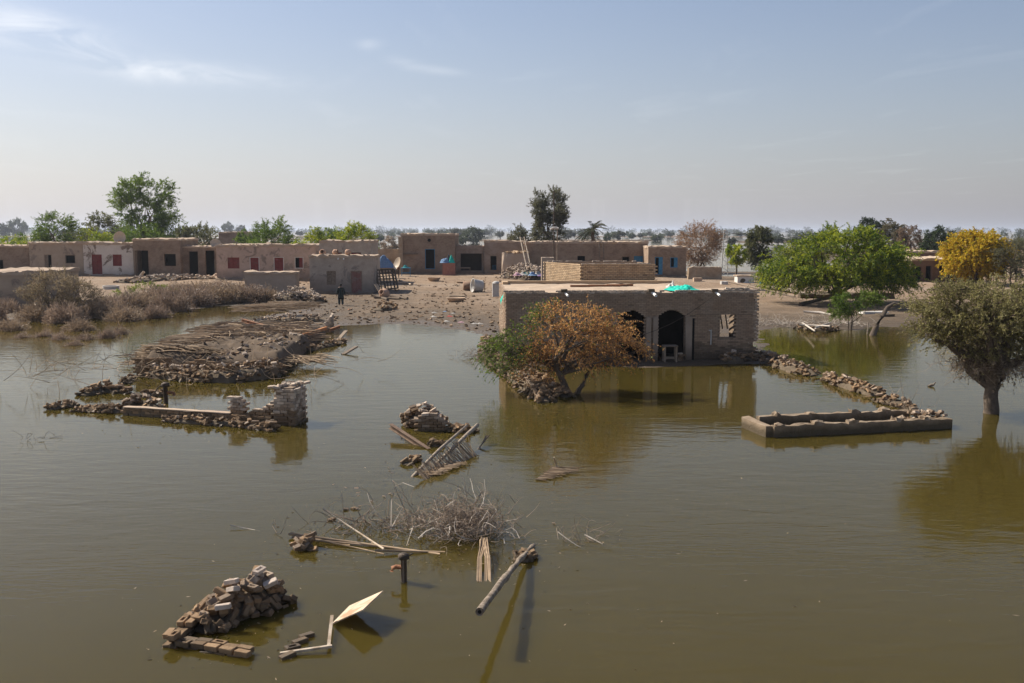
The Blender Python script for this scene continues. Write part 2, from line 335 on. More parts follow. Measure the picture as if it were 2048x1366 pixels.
def water_material():
    m = bpy.data.materials.new('flood_water'); m.use_nodes = True; nt = m.node_tree; nt.nodes.clear(); out = N(nt, 'ShaderNodeOutputMaterial')
    pos = N(nt, 'ShaderNodeNewGeometry').outputs['Position']
    col = mixc(nt, mr(nt, noise(nt, pos, .05, 3.0), .35, .65), (.064, .0485, .009), (.075, .057, .014))
    mp = N(nt, 'ShaderNodeMapping', {0: pos, 'Rotation': (0, 0, R(20)), 'Scale': (.75, 1.9, 1)}).outputs[0]
    mp2 = N(nt, 'ShaderNodeMapping', {0: pos, 'Rotation': (0, 0, R(-24)), 'Scale': (.8, 3.2, 1)}).outputs[0]
    calm = mr(nt, noise(nt, pos, .055, 2.0), .36, .62, .22, 1.0)
    h = MA(nt, 'ADD', MA(nt, 'MULTIPLY', noise(nt, mp, 1.1, 2.0, .5, .4), 1.0), MA(nt, 'MULTIPLY', noise(nt, mp2, 2.6, 2.0, .5), .34))
    h = MA(nt, 'MULTIPLY', h, calm)
    bump = N(nt, 'ShaderNodeBump', {'Strength': .30, 'Distance': .05, 'Height': h}).outputs[0]
    fr = N(nt, 'ShaderNodeFresnel', {'IOR': 1.255, 'Normal': bump}).outputs[0]
    df = N(nt, 'ShaderNodeSubsurfaceScattering', {'Color': col, 'Scale': .4, 'Radius': (1.0, .9, .6)}, falloff='BURLEY'); tr = N(nt, 'ShaderNodeBsdfTransparent', {0: (.78, .70, .45, 1)})
    body = N(nt, 'ShaderNodeMixShader', {0: .24, 1: df.outputs[0], 2: tr.outputs[0]})
    gl = N(nt, 'ShaderNodeBsdfGlossy', {0: (1, .95, .85, 1), 'Roughness': .03, 'Normal': bump})
    nt.links.new(N(nt, 'ShaderNodeMixShader', {0: fr, 1: body.outputs[0], 2: gl.outputs[0]}).outputs[0], out.inputs[0]); return m
M_water = water_material()
wm = MB(); wm.add([(-14000, -500, 0), (14000, -500, 0), (14000, 14000, 0), (-14000, 14000, 0)], [(0, 1, 2, 3)])
tag(wm.build('flood_water', M_water), kind='structure')

# ---------------------------------------------------------------- buildings
def rough_slab(x0, x1, y0, y1, z0, z1, jit=.035, step=.6):
    """a slab with a hand-laid, uneven edge and top"""
    n = max(2, int((x1-x0)/step)); m = max(2, int((y1-y0)/1.0)); mb = MB(); V = []; F = []
    for k, zz in enumerate((z0, z1)):
        for j in range(m+1):
            for i in range(n+1):
                e = (i in (0, n)) or (j in (0, m))
                V.append((x0+(x1-x0)*i/n+(random.uniform(-jit, jit) if e else 0), y0+(y1-y0)*j/m+(random.uniform(-jit, jit) if e else 0), zz+(random.uniform(-jit, jit) if k else 0)))
    q = (n+1)*(m+1)
    for j in range(m):
        for i in range(n):
            a = j*(n+1)+i; F.append((a, a+n+1, a+n+2, a+1)); F.append((q+a, q+a+1, q+a+n+2, q+a+n+1))
    ring = list(range(n+1))+[j*(n+1)+n for j in range(1, m+1)]+[m*(n+1)+i for i in range(n-1, -1, -1)]+[j*(n+1) for j in range(m-1, 0, -1)]
    for a, b in zip(ring, ring[1:]+ring[:1]): F.append((a, b, b+q, a+q))
    return mb.add(V, F)
def sag(mb, amp=.15):
    s0 = random.random()*50; z1 = max(v[2] for v in mb.V); V = np.array([tuple(v) for v in mb.V]); d = fbm(V[:, 0]*.45+s0, V[:, 1]*.3, 41)*amp*2+fbm(V[:, 0]*2.1+s0, V[:, 1]*1.1, 7)*amp*.9; V[:, 2] += np.where(V[:, 2] > z1-.1-.001, d, np.minimum(d, 0)*.6)-amp*.25; mb.V = [tuple(v) for v in V]; return mb
def facade(mb, x0, x1, z0, z1, y0, y1, ops):
    xs = sorted({x0, x1} | {min(max(o[k], x0), x1) for o in ops for k in (0, 1)})
    for a, b in zip(xs, xs[1:]):
        if b-a < 1e-4: continue
        cut = sorted([(o[2], o[3]) for o in ops if o[0] < (a+b)/2 < o[1]]); z = z0
        for c0, c1 in cut:
            if c0 > z+.01: mb.b2(a, b, y0, y1, z, c0)
            z = max(z, c1)
        if z < z1-.01: mb.b2(a, b, y0, y1, z, z1)
def brick_shape(seed, s=(.235, .115, .075), ch=.007, frog=False):
    rs = random.Random(seed); x, y, z = [k/2 for k in s]; V = []; F = []
    def ring(xx, yy, zz, c):
        return [Vector((a, b, zz)) for a, b in ((-xx+c, -yy), (xx-c, -yy), (xx, -yy+c), (xx, yy-c), (xx-c, yy), (-xx+c, yy), (-xx, yy-c), (-xx, -yy+c))]
    rings = [ring(x-ch, y-ch, -z, ch), ring(x, y, -z+ch, ch*1.5), ring(x, y, z-ch, ch*1.5), ring(x-ch, y-ch, z, ch)]
    mb = MB(); V = []
    for r in rings:
        for v in r: V.append(v+Vector([rs.uniform(-.0045, .0045) for _ in range(3)]))
    F = [tuple(reversed(range(8)))]
    for i in range(3):
        for k in range(8): F.append((i*8+k, i*8+(k+1) % 8, i*8+8+(k+1) % 8, i*8+8+k))
    if frog:
        fx, fy = x*.55, y*.45; b = len(V)
        V += [Vector((a*fx, c*fy, z+.001)) for a, c in ((-1, -1), (1, -1), (1, 1), (-1, 1))]; V += [Vector((a*fx*.9, c*fy*.85, z-.022)) for a, c in ((-1, -1), (1, -1), (1, 1), (-1, 1))]
        t = list(range(24, 32)); f0, f1, f2, f3 = b, b+1, b+2, b+3
        F += [(24, 25, f1, f0), (25, 26, f1), (26, 27, f2, f1), (27, 28, f2), (28, 29, f3, f2), (29, 30, f3), (30, 31, f0, f3), (31, 24, f0)]
        F += [(b+k, b+(k+1) % 4, b+4+(k+1) % 4, b+4+k) for k in range(4)]+[(b+4, b+5, b+6, b+7)]
    else: F.append(tuple(range(24, 32)))
    return mb.add(V, F)
BM = {}
for nm, m_ in (('dry', M_brick), ('wet', M_brickw)):
    BM[nm] = [brick_shape(i, frog=(i % 3 == 0)).mesh('brick', m_) for i in range(6)]+[brick_shape(20+i, (.13, .115, .075)).mesh('brick', m_) for i in range(2)]
BM0 = BM['dry'][:4]
def building(name, label, u0, u1, vt, vb, depth, wm, ops=(), Y=None, group=None, roof=M_roofmud, parapet=0, rz=0, edge=.1, cat='building', topjit=0):
    if Y is None: Y = PG((u0+u1)/2, vb).y
    a = at(u0, vb, Y); b = at(u1, vb, Y); top = at((u0+u1)/2, vt, Y).z; w = b.x-a.x
    g = min(gz(a.x, Y), gz(b.x, Y), gz(a.x, Y+depth), gz(b.x, Y+depth))
    root = thing(name, label, cat, (a.x, Y, g), rz, group); h = top-g; z0 = -.25; T = .3
    lo = []
    for (pu0, pu1, pv0, pv1, kind) in ops:
        q0 = at(pu0, pv0, Y); q1 = at(pu1, pv1, Y); lo.append((q0.x-a.x, q1.x-a.x, max(q1.z-g, -.2), q0.z-g, kind))
    mb = MB(); facade(mb, 0, w, z0, h, 0, T, lo)
    mb.b2(0, T, T, depth-T, z0, h); mb.b2(w-T, w, T, depth-T, z0, h); mb.b2(0, w, depth-T, depth, z0, h)
    mb.build('wall', wm, root)
    MB().b2(T+.01, w-T-.01, T+1.6, T+1.7, z0, h-.05).build('dark_lining', M_dark, root)  # lining added behind the openings, coloured near-black so they look unlit
    if roof:
        if parapet:
            rough_slab(T-.02, w-T+.02, T-.02, depth-T+.02, h-parapet-.2, h-parapet, .01).build('roof', roof, root)
            cp = rough_slab(-.03, w+.03, -.04, T+.02, h+.002, h+.07, .025, .35); cp.build('coping', roof, root)
        else: sag(rough_slab(-edge, w+edge, -edge, depth+edge, h-.10, h+.13, .06, .35)).build('roof', roof, root)
    if cat != 'wall':
        for k in range(int(w*1.1)): link('brick', BM0[k % 4], root, (random.uniform(0, w), random.uniform(.0, .5), h+.14), (random.uniform(-.2, .2), random.uniform(-.2, .2), random.random()*6), sc=(1.2, 1.2, 1.2))
        K = max(4, int(w/.5)); MB().loft([[Vector((w*i/K+random.uniform(-.1, .1), y+random.uniform(-.12, .08)*(y < 0), zz)) for y, zz in ((-.75-.3*random.random(), -.3), (-.3, .05+.22*random.random()*(not any(o[0]-.2 < w*i/K < o[1]+.2 and o[2] < .4 for o in lo))), (.02, .1+.28*random.random()*(not any(o[0]-.2 < w*i/K < o[1]+.2 and o[2] < .4 for o in lo))), (.02, -.3))] for i in range(K+1)]).build('mud_skirt', M_ground, root)
    for (x0, x1, za, zb, kind) in lo:
        if kind == 'open': continue
        fr, leafm, op = kind
        if fr:
            f = MB(); t = .07
            f.b2(x0, x0+t, .03, .17, za, zb); f.b2(x1-t, x1, .03, .17, za, zb); f.b2(x0+t, x1-t, .03, .17, zb-t, zb)
            if za > .3: f.b2(x0+t, x1-t, .03, .17, za, za+t)
        isd = za < .35
        if leafm:
            xm = (x0+x1)/2; d = None
            for s, (p0, p1) in enumerate(((x0+.05, xm-.008), (xm+.008, x1-.05))):
                if op == 'half' and s == 0: continue
                if op == 'ajar' and s == 1: continue
                l = MB(); l.b2(p0, p1, .10, .14, za+.02, zb-.05); k = l.build('door' if isd else 'shutter', leafm, root)
                c = MB(); npl = 3
                for q in range(1, npl): xx = p0+(p1-p0)*q/npl; c.b2(xx-.012, xx+.012, .085, .0995, za+.05, zb-.08)
                c.b2(p0+.03, p1-.03, .07, .0995, za+(zb-za)*.22, za+(zb-za)*.30); c.b2(p0+.03, p1-.03, .07, .0995, za+(zb-za)*.72, za+(zb-za)*.80)
                c.build('batten', leafm, k)
        if fr: f.build('door_frame' if isd else 'window_frame', fr, root)
    return root, Y, a, g, h, w
RW = (M_red, M_red, None); WR = (M_white, M_red, None); OP = 'open'; BL = (M_blue, M_blue, 'half'); FR = (M_wood, None, None)
building('brick_house', 'low dull brick house with a small dark window beside the brown plaster house', -70, 60, 492, 552, 6, B1, [(-8, 7, 520, 541, OP)], Y=121)
building('plaster_house', 'brown plastered flat roofed house joined to the white plastered house', 60.5, 168, 486, 550, 6, PL1, [(88, 105, 509, 549, (M_wood, M_wood, 'ajar')), (130, 151, 510, 527, FR)], Y=120.5)
building('plaster_house', 'white plastered flat roofed house with flaking paint, one red door and red shutter', 168.5, 268, 487, 550, 6, PL2, [(183, 205, 509, 549, (M_red, M_red, None)), (225, 244, 509, 532, RW)], Y=120.3)
r_, Yd, ad, gd, hd, wd = building('brick_house', 'bare brick house with a broken dark doorway beside the white plastered house', 268.5, 362, 479, 551, 7, B1, [(270, 298, 501, 552, OP), (328, 352, 508, 532, OP)], Y=120)
building('open_shed', 'low brick shed with two tall dark doorways beside a pinkish house', 362.5, 433, 494, 550, 6, B1, [(377, 397, 503, 551, OP), (410, 432, 501, 551, OP)], Y=121)
building('plaster_house', 'long pinkish plastered house with four red doors and shutters', 434, 630, 491, 553, 8, PL3, [(455, 479, 515, 537, RW), (499, 519, 514, 545, WR), (547, 568, 514, 545, WR), (589, 607, 514, 537, (M_white, M_red, 'half'))], Y=113)
building('plaster_house', 'grey plastered blank upper block behind the house with the double wooden door', 640, 742, 483, 560, 6, PL4, [(664, 684, 505, 512, (None, M_red, None)), (702, 722, 505, 512, (None, M_red, None))], Y=107, edge=.03)
rh, Yh, ah, gh, hh, wh = building('plaster_house', 'small stained grey house with faded double door and wooden shutter facing the man', 620, 747, 513, 587, 5.0, PL4, [(653, 672, 542, 570, (M_wood, M_wood, None)), (701, 725, 542, 589, (M_wood, M_redfade, None))], Y=PG(684, 587).y, edge=.06)
building('low_wall_block', 'low roofless tan mud block standing in dry brush before the pinkish house', 490, 592, 545, 594, 1.6, PL5, [], Y=PG(541, 592).y, edge=.05, cat='wall')
building('boundary_wall', 'low tan boundary wall between the grey block and the tall brick house', 742.5, 802, 498, 541, .5, B3, [(757, 765, 510, 540, OP)], Y=128, roof=None, cat='wall')
building('brick_house', 'tall square brick house with a round hole above its blue framed doorway', 802.5, 910, 469, 541, 9, B1, [(850, 870, 498, 538, (M_blue, None, None))], Y=127, edge=.04, parapet=.0)
building('ruined_house', 'roofless ruined brick house with an open porch beside the tall brick house', 911, 968, 492, 541, 6, B2, [(921, 966, 507, 541, OP)], Y=128, roof=None, cat='ruin')
building('ruined_house', 'broken topped brick house with one dark doorway in the ruined row', 968.5, 1048, 483, 541, 6, B2, [(980, 994, 511, 541, FR)], Y=127.5, cat='ruin', edge=.02)
building('brick_house', 'long low brick house with a ladder leaning on its roof edge', 1048.5, 1295, 485, 545, 7, B1, [(1244, 1259, 513, 524, FR), (1268, 1286, 512, 524, (M_blue, M_blue, None)), (1155, 1170, 512, 522, OP)], Y=124, edge=.05)
building('brick_house', 'brick house with bright blue door and blue shuttered window at the end of the row', 1296, 1372, 494, 551, 6, B1, [(1310, 1325, 514, 549, BL), (1341, 1355, 515, 535, BL)], Y=119, edge=.04)
building('brick_house', 'dark brick building with several black doorways beside the yellow tree', 1822, 1965, 519, 563, 8, B4, [(1832, 1842, 534, 560, OP), (1852, 1862, 532, 560, OP), (1879, 1888, 532, 560, OP), (1899, 1908, 532, 560, OP), (1930, 1937, 535, 548, OP), (1948, 1956, 538, 562, OP)], Y=108, edge=.05)
building('brick_house', 'low brick block showing behind the dark building by the yellow tree', 1815, 1888, 504, 540, 5, B4, [], Y=122, edge=.05)
building('brick_house', 'dark mud block with flat roof standing in the brush at the water', -80, 58, 547, 618, 9, PL1, [], Y=PG(20, 617).y, edge=.08)
building('brick_house', 'plain brick building half hidden by green trees far behind the pinkish house', 438, 500, 465, 500, 8, B2, [], Y=185, edge=.05)
# round hole and ledge of the tall house
def disc(name, p, r, m, parent):
    mb = MB(); mb.lathe(p, [(0.001, .02), (r, .02), (r, -.02)], 16, (math.pi/2, 0, 0)); return mb.build(name, m, parent)
tall = [o for o in bpy.data.objects if o.get('label', '').startswith('tall square')][0]
pz = at(858.5, 480.5, 127); M_hole = mat('hole_shade', (.01, .009, .008), (.015, .013, .011), 3, 1, 0)  # flat black stands in for the darkness inside holes and gaps
disc('hole_shade_disc', (pz.x-tall.location.x, -.025, pz.z-tall.location.z), .21, M_hole, tall)  # black disc on the solid wall, painted as the hole's shade
q = at(802, 507, 127); MB().b2(-.15, (at(836, 507, 127).x-q.x), -.25, -.001, q.z-tall.location.z-.1, q.z-tall.location.z).build('ledge', M_wood, tall)
MB().b2(-.3, .25, -.35, 1.2, 0, 5.2-.3).build('corner_pier', B3, tall)
# drain spouts of the small grey house
for u in (677, 688):
    p = at(u, 517, Yh); mb = MB(); mb.tube([(p.x-ah.x, .1, p.z-gh), (p.x-ah.x, -.35, p.z-gh-.05)], .06, 8); mb.build('drain_spout', M_pvc, rh)

# ---------------------------------------------------------------- the flooded house with arches
RZ = R(2.6)
fh = thing('flooded_house', 'large brick house standing in flood water with dark arches and a flat mud roof', 'house', (BPX.x, BPX.y, 0), RZ)
SC = BPX.y/FPX*1.008
def lx(u): return (u-1012)*SC*1.0
FW_, FD, FHT = lx(1521), 9.2, at(1012, 586, BPX.y).z
def lz(v): return at(1266, v, BPX.y+.25).z
OPS = [(lx(1238), lx(1291), .05, lz(632)), (lx(1317), lx(1372), .05, lz(632)), (lx(1443), lx(1475), lz(676), lz(630))]
def in_arch(x, z):
    for k, (a, b, z0, z1) in enumerate(OPS):
        top = z1+(0 if k == 2 else .26*max(0, 1-abs(2*(x-(a+b)/2)/(b-a))**2.2))
        if a < x < b and z0-.1 < z < top: return True
    return False
def edge_right(z): return FW_ - (.16+.1*math.sin(z*9) if z < .9 else .05*math.sin(z*5)**2)
T = .32
mb = MB()
arch_top = [(a, b, z0, z1+.30 if i < 2 else z1) for i, (a, b, z0, z1) in enumerate(OPS)]
facade(mb, 0.02, FW_-.25, -.6, FHT-.02, .03, T, arch_top)
for i, (a, b, z0, z1) in enumerate(OPS[:2]):       # spandrels shaping the flattened arches
    n = 10
    for k in range(n):
        xa = a+(b-a)*k/n; xb = a+(b-a)*(k+1)/n; xm = (xa+xb)/2; t = z1+.26*max(0, 1-abs(2*(xm-(a+b)/2)/(b-a))**2.2)
        mb.b2(xa, xb, .03, T, t, z1+.301)
mb.build('front_wall', M_mortar, fh)
mb = MB(); mb.b2(.03, T, T, FD, -.6, FHT-.02); mb.build('side_wall', M_mortar, fh)
mb = MB(); mb.b2(FW_-.45, FW_-.15, T, 3.6, -.6, FHT-.02); mb.build('side_wall', M_mortar, fh)
mb = MB(); mb.b2(T, lx(1412), FD-.3, FD, -.6, FHT-.02); mb.b2(T, lx(1412), 2.6, 2.8, -.6, FHT-.3); mb.b2(lx(1405), lx(1412), T, FD-.3, -.6, FHT-.02); mb.build('back_wall', M_dark, fh)  # walls coloured near-black, painting in the shade behind the arches
rough_slab(.05, lx(1412), .06, FD, FHT-.22, FHT, .045).build('roof', M_roofmud, fh)
rough_slab(lx(1412)+.01, FW_-.3, .06, 3.2, FHT-.22, FHT-.01, .05).build('roof', M_roofmud, fh)
for k, x in enumerate(np.linspace(lx(1422), lx(1490), 7)):
    mb = MB(); mb.tube([(x, 2.9, FHT-.28), (x+1.0, 5.6, 1.0)], .04, 6); mb.build('roof_pole', M_bark, fh)
BRK = (.235, .11, .072)
# front brickwork, laid brick by brick
mb = MB(); z = .0; row = 0; top_bricks = []
while z < FHT+.06:
    x = (-.12 if row % 2 else 0)
    zc = z+.038
    while x < FW_:
        x1 = x+.235; xm = (x+x1)/2
        if not in_arch(xm, zc) and x1 > .02 and x1 < edge_right(zc)+.1:
            y = random.uniform(-.012, .008)
            if zc > FHT-.09:
                if random.random() < .97 and vnoise(np.array([xm*.9]), np.array([3.0]), 4)[0] > .22: top_bricks.append((xm, zc))
            elif random.random() < .985: mb.box((max(xm, .1), .05+y, zc), (.222, .11, .07), jit=.004)
        x = x1+.012
    z += .085; row += 1
mb.build('brick_courses', M_bricks, fh, kind='stuff')
for xm, zc in top_bricks: link('brick', BM['dry'][random.randrange(6)], fh, (xm, .05+random.uniform(-.02, .02), zc), (0, random.uniform(-.04, .04), random.uniform(-.06, .06)))
for (u, n, zz) in ((1484, 9, FHT+.1), (1488, 5, FHT+.18)):
    for k in range(n): link('brick', BM['dry'][k % 6], fh, (lx(u)-.7+k*.22+random.uniform(-.03, .03), .06, zz), (random.uniform(-.1, .1), random.uniform(-.15, .15), random.uniform(-.3, .3)))
mb = MB(); z = 0; row = 0
while z < FHT:
    y = .06 if row % 2 else .18
    while y < FD-.1:
        if random.random() < .985: mb.box((.03+random.uniform(-.012, .008), y, z+.038), (.11, .222, .07), jit=.004)
        y += .247
    z += .085; row += 1
mb.build('side_brick_courses', M_bricks, fh, kind='stuff')
for k in range(34):      # worn right-hand corner
    z = .1+k*.085
    if z < FHT: link('brick', BM['dry' if z > .8 else 'wet'][k % 6], fh, (edge_right(z)-.12+random.uniform(-.04, .04), .1, z), (0, 0, random.uniform(-.12, .12)+(math.pi/2 if k % 2 else 0)))
M_mortarp = mat('pilaster_plaster', (.28, .215, .16), (.34, .27, .21), 2, .95, .4, 15, wet=((.15, .11, .075), .1, .9))
for (u0, u1) in ((1293, 1303), (1307, 1317), (1373, 1386), (1222, 1235), (1192, 1203)):
    mb = MB(); mb.b2(lx(u0), lx(u1), -.10, .02, -.3, lz(634)); mb.build('pilaster', M_mortarp, fh)
mb = MB(); mb.b2(lx(1387), lx(1391), -.03, .01, -.1, lz(637)); mb.build('gap_shade_strip', M_hole, fh)  # black strip paints the shade of the gap beside the pilaster
mb = MB(); mb.b2(lx(1392), lx(1441), -.04, .0, lz(631), lz(629)); mb.b2(lx(1477), lx(1508), -.04, .0, lz(631), lz(629)); mb.build('string_course', M_mortar, fh)
mb = MB(); mb.b2(.1, lx(1416), FD-1.2, FD-.9, FHT, FHT+.16); mb.b2(.1, .4, FD-2.2, FD-1.2, FHT, FHT+.16); mb.build('roof_kerb', M_bricktan, fh)
for k in range(3): mb = MB(); mb.box((lx(1215)+k*.7, 4.6+k*.35, FHT+.07), (2.6-k*.6, .14, .1), (0, 0, .02)); mb.build('roof_timber', M_rust, fh)
for u, rr in ((1129, .05), (1304, .07), (1432, .055)):
    x = lx(u); mb = MB(); mb.tube([(x, .1, FHT+.02), (x+.12, -.42, FHT-.12)], rr, 10); s = mb.build('drain_spout', M_pvc, fh, True)
    MB().box((x-.03, .02, FHT+.10), (.3, .25, .14), jit=.01).build('spout_block', M_core, s)
mb = MB(); mb.tube([(lx(1425), -.02, lz(660)), (lx(1425), -.02, lz(690))], .035, 6); mb.tube([(lx(1425), -.02, lz(662)), (lx(1420), -.08, lz(661))], .03, 6); mb.build('wall_tap', M_conc, fh)
def wpt(x, y, z): c, s_ = math.cos(RZ), math.sin(RZ); return Vector((BPX.x+x*c-y*s_, BPX.y+x*s_+y*c, z))
a = wpt(lx(1432), -.2, FHT-.05); b = wpt(lx(1272), -1.0, lz(668))
tag(MB().tube([a.lerp(b, t)-Vector((0, 0, .25*math.sin(math.pi*t))) for t in np.linspace(0, 1, 12)], .012, 4).build('hanging_wire', M_iron), 'thin wire sagging from the roof spout across the arch', 'wire')
# brick room behind the flat roof
rb = wpt(lx(1162), FD+.35, 0); Y0 = rb.y
ra, rc = at(1163, 528, Y0), at(1311, 528, Y0)
br = thing('rooftop_room', 'tan brick walled room with bare courses rising behind the flat mud roof', 'building', (ra.x, Y0, 0), R(3))
BW, BD, BH = rc.x-ra.x, 4.6, ra.z
SK = -1.75          # the left wall runs back and to the left
mb = MB(); mb.b2(.02, BW, .04, .25, 0, BH-.05); mb.b2(BW-.25, BW, .25, BD, 0, BH-.05); mb.b2(SK, BW, BD-.25, BD, 0, BH-.02)
mb.add([(.04, .06, 0), (.3, .1, 0), (SK+.3, BD, 0), (SK+.04, BD, 0), (.04, .06, BH-.05), (.3, .1, BH-.05), (SK+.3, BD, BH-.05), (SK+.04, BD, BH-.05)], [(0, 3, 2, 1), (4, 5, 6, 7), (0, 1, 5, 4), (2, 3, 7, 6), (1, 2, 6, 5), (0, 4, 7, 3)])
mb.build('wall', M_mortar, br)
mb = MB(); z = 2.5; row = 0
L2 = math.hypot(SK, BD); ang = math.atan2(BD, SK)
while z < BH:
    x = (0 if row % 2 else .12)
    while x < BW:
        if random.random() < .99: mb.box((x+.11, .05+random.uniform(-.012, .01), z), (.218, .11, .075), jit=.004)
        x += .243
    t = (.12 if row % 2 else .22)
    while t < L2:
        mb.box((SK*t/L2+.02, BD*t/L2+.03, z), (.218, .11, .075), (0, 0, ang), jit=.004); t += .243
    z += .098; row += 1
mb.build('brick_courses', M_bricktan, br, kind='stuff')
MB().loft([[Vector((x, y, z)) for x, y in ((.25, .22), (BW-.22, .22), (BW-.22, BD-.22), (SK+.35, BD-.22))] for z in (BH-.45, BH-.2)]).build('roof', M_roofmud, br)
for k in range(26):
    link('brick', BM['dry'][k % 6], br, (SK+.3+random.random()*(BW-SK-.4), BD-.1, BH+.02), (0, 0, random.uniform(-.2, .2)))
for k in range(int(BW/.25)): link('brick', BM['dry'][k % 6], br, (.12+k*.25, .08, BH-.0), (0, random.uniform(-.05, .05), random.uniform(-.1, .1)))
# ---------------------------------------------------------------- trees
def leaves(Pn, D, L, W):
    n = len(Pn); D = nrm(D); S = nrm(np.cross(D, rng.normal(size=(n, 3)))); L = np.asarray(L).reshape(-1, 1)*np.ones((n, 1)); W = np.asarray(W).reshape(-1, 1)*np.ones((n, 1))
    V = np.stack([Pn, Pn+D*L*.45+S*W*.5, Pn+D*L, Pn+D*L*.45-S*W*.5], 1).reshape(-1, 3); return V, np.arange(4*n).reshape(n, 4)
def twig_tubes(paths, r0, r1):
    """paths (n,k,3) -> three-sided tapering twigs"""
    n, k, _ = paths.shape; T = nrm(np.gradient(paths, axis=1)); A = nrm(np.cross(T, np.array([.3, .2, 1.0]))); B = np.cross(T, A)
    r = np.linspace(0, 1, k)[None, :, None]*(np.asarray(r1)-np.asarray(r0))+np.asarray(r0)
    V = np.stack([paths+(A*math.cos(g)+B*math.sin(g))*r for g in (0, 2.094, 4.189)], 2).reshape(-1, 3)
    b = (np.arange(n)*k*3)[:, None, None]+(np.arange(k-1)*3)[None, :, None]; q = np.array([0, 1, 2])[None, None, :]; q2 = np.array([1, 2, 0])[None, None, :]
    F = np.stack([b+q, b+q2, b+3+q2, b+3+q], -1).reshape(-1, 4); return V, F
def curve(a, b, bend, k=7):
    a, b = np.array(a, float), np.array(b, float); t = np.linspace(0, 1, k)[:, None]; L = np.linalg.norm(b-a)
    off = rng.normal(size=3)*L*bend; return a+(b-a)*t+np.sin(t*math.pi)*off+rng.normal(size=(k, 3))*L*.02*np.sin(t*math.pi)
def tree(name, label, cat, base, ells, trunk_top, trunk_r, nclump, ntwig, nleaf, L, W, twl, leafm, group=None, droop=.25, up=.35, out=1.0, spread=.3, bark=None, limbs=8, stems=1, twigr=.008, lean=(0, 0), shell=.55, split=None, bare=0.0, hang=0.0, splay=.25):
    """ells: crown ellipsoids (cx,cy,cz,rx,ry,rz) from the base; split(points)->mask that takes the second leaf material"""
    base = Vector(base); root = thing(name, label, cat, base, 0, group); bark = bark or M_bark
    vol = np.array([e[3]*e[4]*e[5] for e in ells]); pick = rng.choice(len(ells), nclump, p=vol/vol.sum()); E = np.array(ells)[pick]
    d = nrm(rng.normal(size=(nclump, 3))); rad = shell+(1-shell)*rng.random((nclump, 1))**.6
    rad *= .86+.2*rng.random((nclump, 1)); C = E[:, :3]+d*E[:, 3:]*rad
    cc = np.array(ells)[:, :3].mean(0)
    # trunk(s) and limbs
    tb = MB(); fork = []
    for s in range(stems):
        o = np.array([rng.normal()*trunk_r*1.4*(stems > 1), rng.normal()*trunk_r*1.4*(stems > 1), -.35]); tp = np.array([lean[0]+rng.normal()*splay*trunk_top*(stems > 1), lean[1]+rng.normal()*splay*trunk_top*(stems > 1), trunk_top])
        c = curve(o, tp, .06, 7); rr = np.linspace(1, .62, 7)*trunk_r*(1 if stems == 1 else .75); rr[0] *= 1.35; tb.tube(c, list(rr), 8); fork.append((tp, c))
    order = rng.permutation(nclump); lp = []
    for j in order[:limbs]:
        tp, c = fork[rng.integers(len(fork))]; st = c[rng.integers(4, 7)]; k = curve(st, C[j], .12, 8); rr = np.linspace(.55, .10, 8)*trunk_r; tb.tube(k, list(rr), 6); lp.append(k[2:])
    lpt = np.concatenate(lp)
    br = []
    for j in order[limbs:]:
        dd = np.linalg.norm(lpt-C[j], axis=1)+np.maximum(0, lpt[:, 2]-C[j][2])*1.2; s0 = lpt[np.argmin(dd)]; br.append(curve(s0, C[j], .12, 5))
    tb.build('trunk', bark, root, True)
    if br:
        V, F = twig_tubes(np.array(br), trunk_r*.11, max(twigr, trunk_r*.03)); link('branches', np_mesh('branches', V, F, bark, True), root, kind='stuff')
    # twigs
    n = nclump*ntwig; ci = np.repeat(np.arange(nclump), ntwig); s = C[ci]+rng.normal(size=(n, 3))*spread*E[ci][:, 3:]*.35
    od = nrm((C[ci]-cc)*np.array([1, 1, .8])); dr = nrm(od*out+np.array([0, 0, up])+rng.normal(size=(n, 3))*.6)
    ln = twl*(.5+.8*rng.random((n, 1))); t = np.linspace(0, 1, 5)[None, :, None]
    paths = s[:, None, :]+dr[:, None, :]*ln[:, None, :]*t-np.array([0, 0, 1.0])*(droop*ln[:, None, :]*t**2)
    if twigr:
        V, F = twig_tubes(paths, twigr, twigr*.45); link('twigs', np_mesh('twigs', V, F, bark), root, kind='stuff')
    # leaves along the twigs
    keep = rng.random(n) > bare; pk = paths[keep]; m = len(pk); ti = rng.random((m, nleaf))*3.99; i0 = ti.astype(int); fr = (ti-i0)[..., None]
    a = np.take_along_axis(pk, i0[..., None].repeat(3, -1), 1); b = np.take_along_axis(pk, (i0+1)[..., None].repeat(3, -1), 1)
    lp_ = (a*(1-fr)+b*fr).reshape(-1, 3); td = nrm((b-a).reshape(-1, 3)); ld = td*.7+rng.normal(size=lp_.shape)*.62-np.array([0, 0, hang])
    sz = .6+.8*rng.random(len(lp_)); ms = leafm if isinstance(leafm, (list, tuple)) else [leafm]
    mask = split(lp_) if split else np.zeros(len(lp_), bool)
    for k, mm in enumerate(ms):
        q = mask if k else ~mask
        if q.sum() == 0: continue
        V, F = leaves(lp_[q], ld[q], L*sz[q], W*sz[q]); link('crown', np_mesh('crown', V, F, mm), root)
    return root
LG = leafmat('leaf_green', (.065, .125, .014), (.19, .25, .036)); LGY = leafmat('leaf_yellow_green', (.09, .17, .010), (.48, .48, .03), .5, .8)
LO = leafmat('leaf_olive', (.075, .088, .032), (.18, .175, .068)); LOR = leafmat('leaf_rust', (.46, .215, .06), (.70, .40, .155), .45); LDK = leafmat('leaf_dark', (.022, .042, .014), (.055, .078, .028))
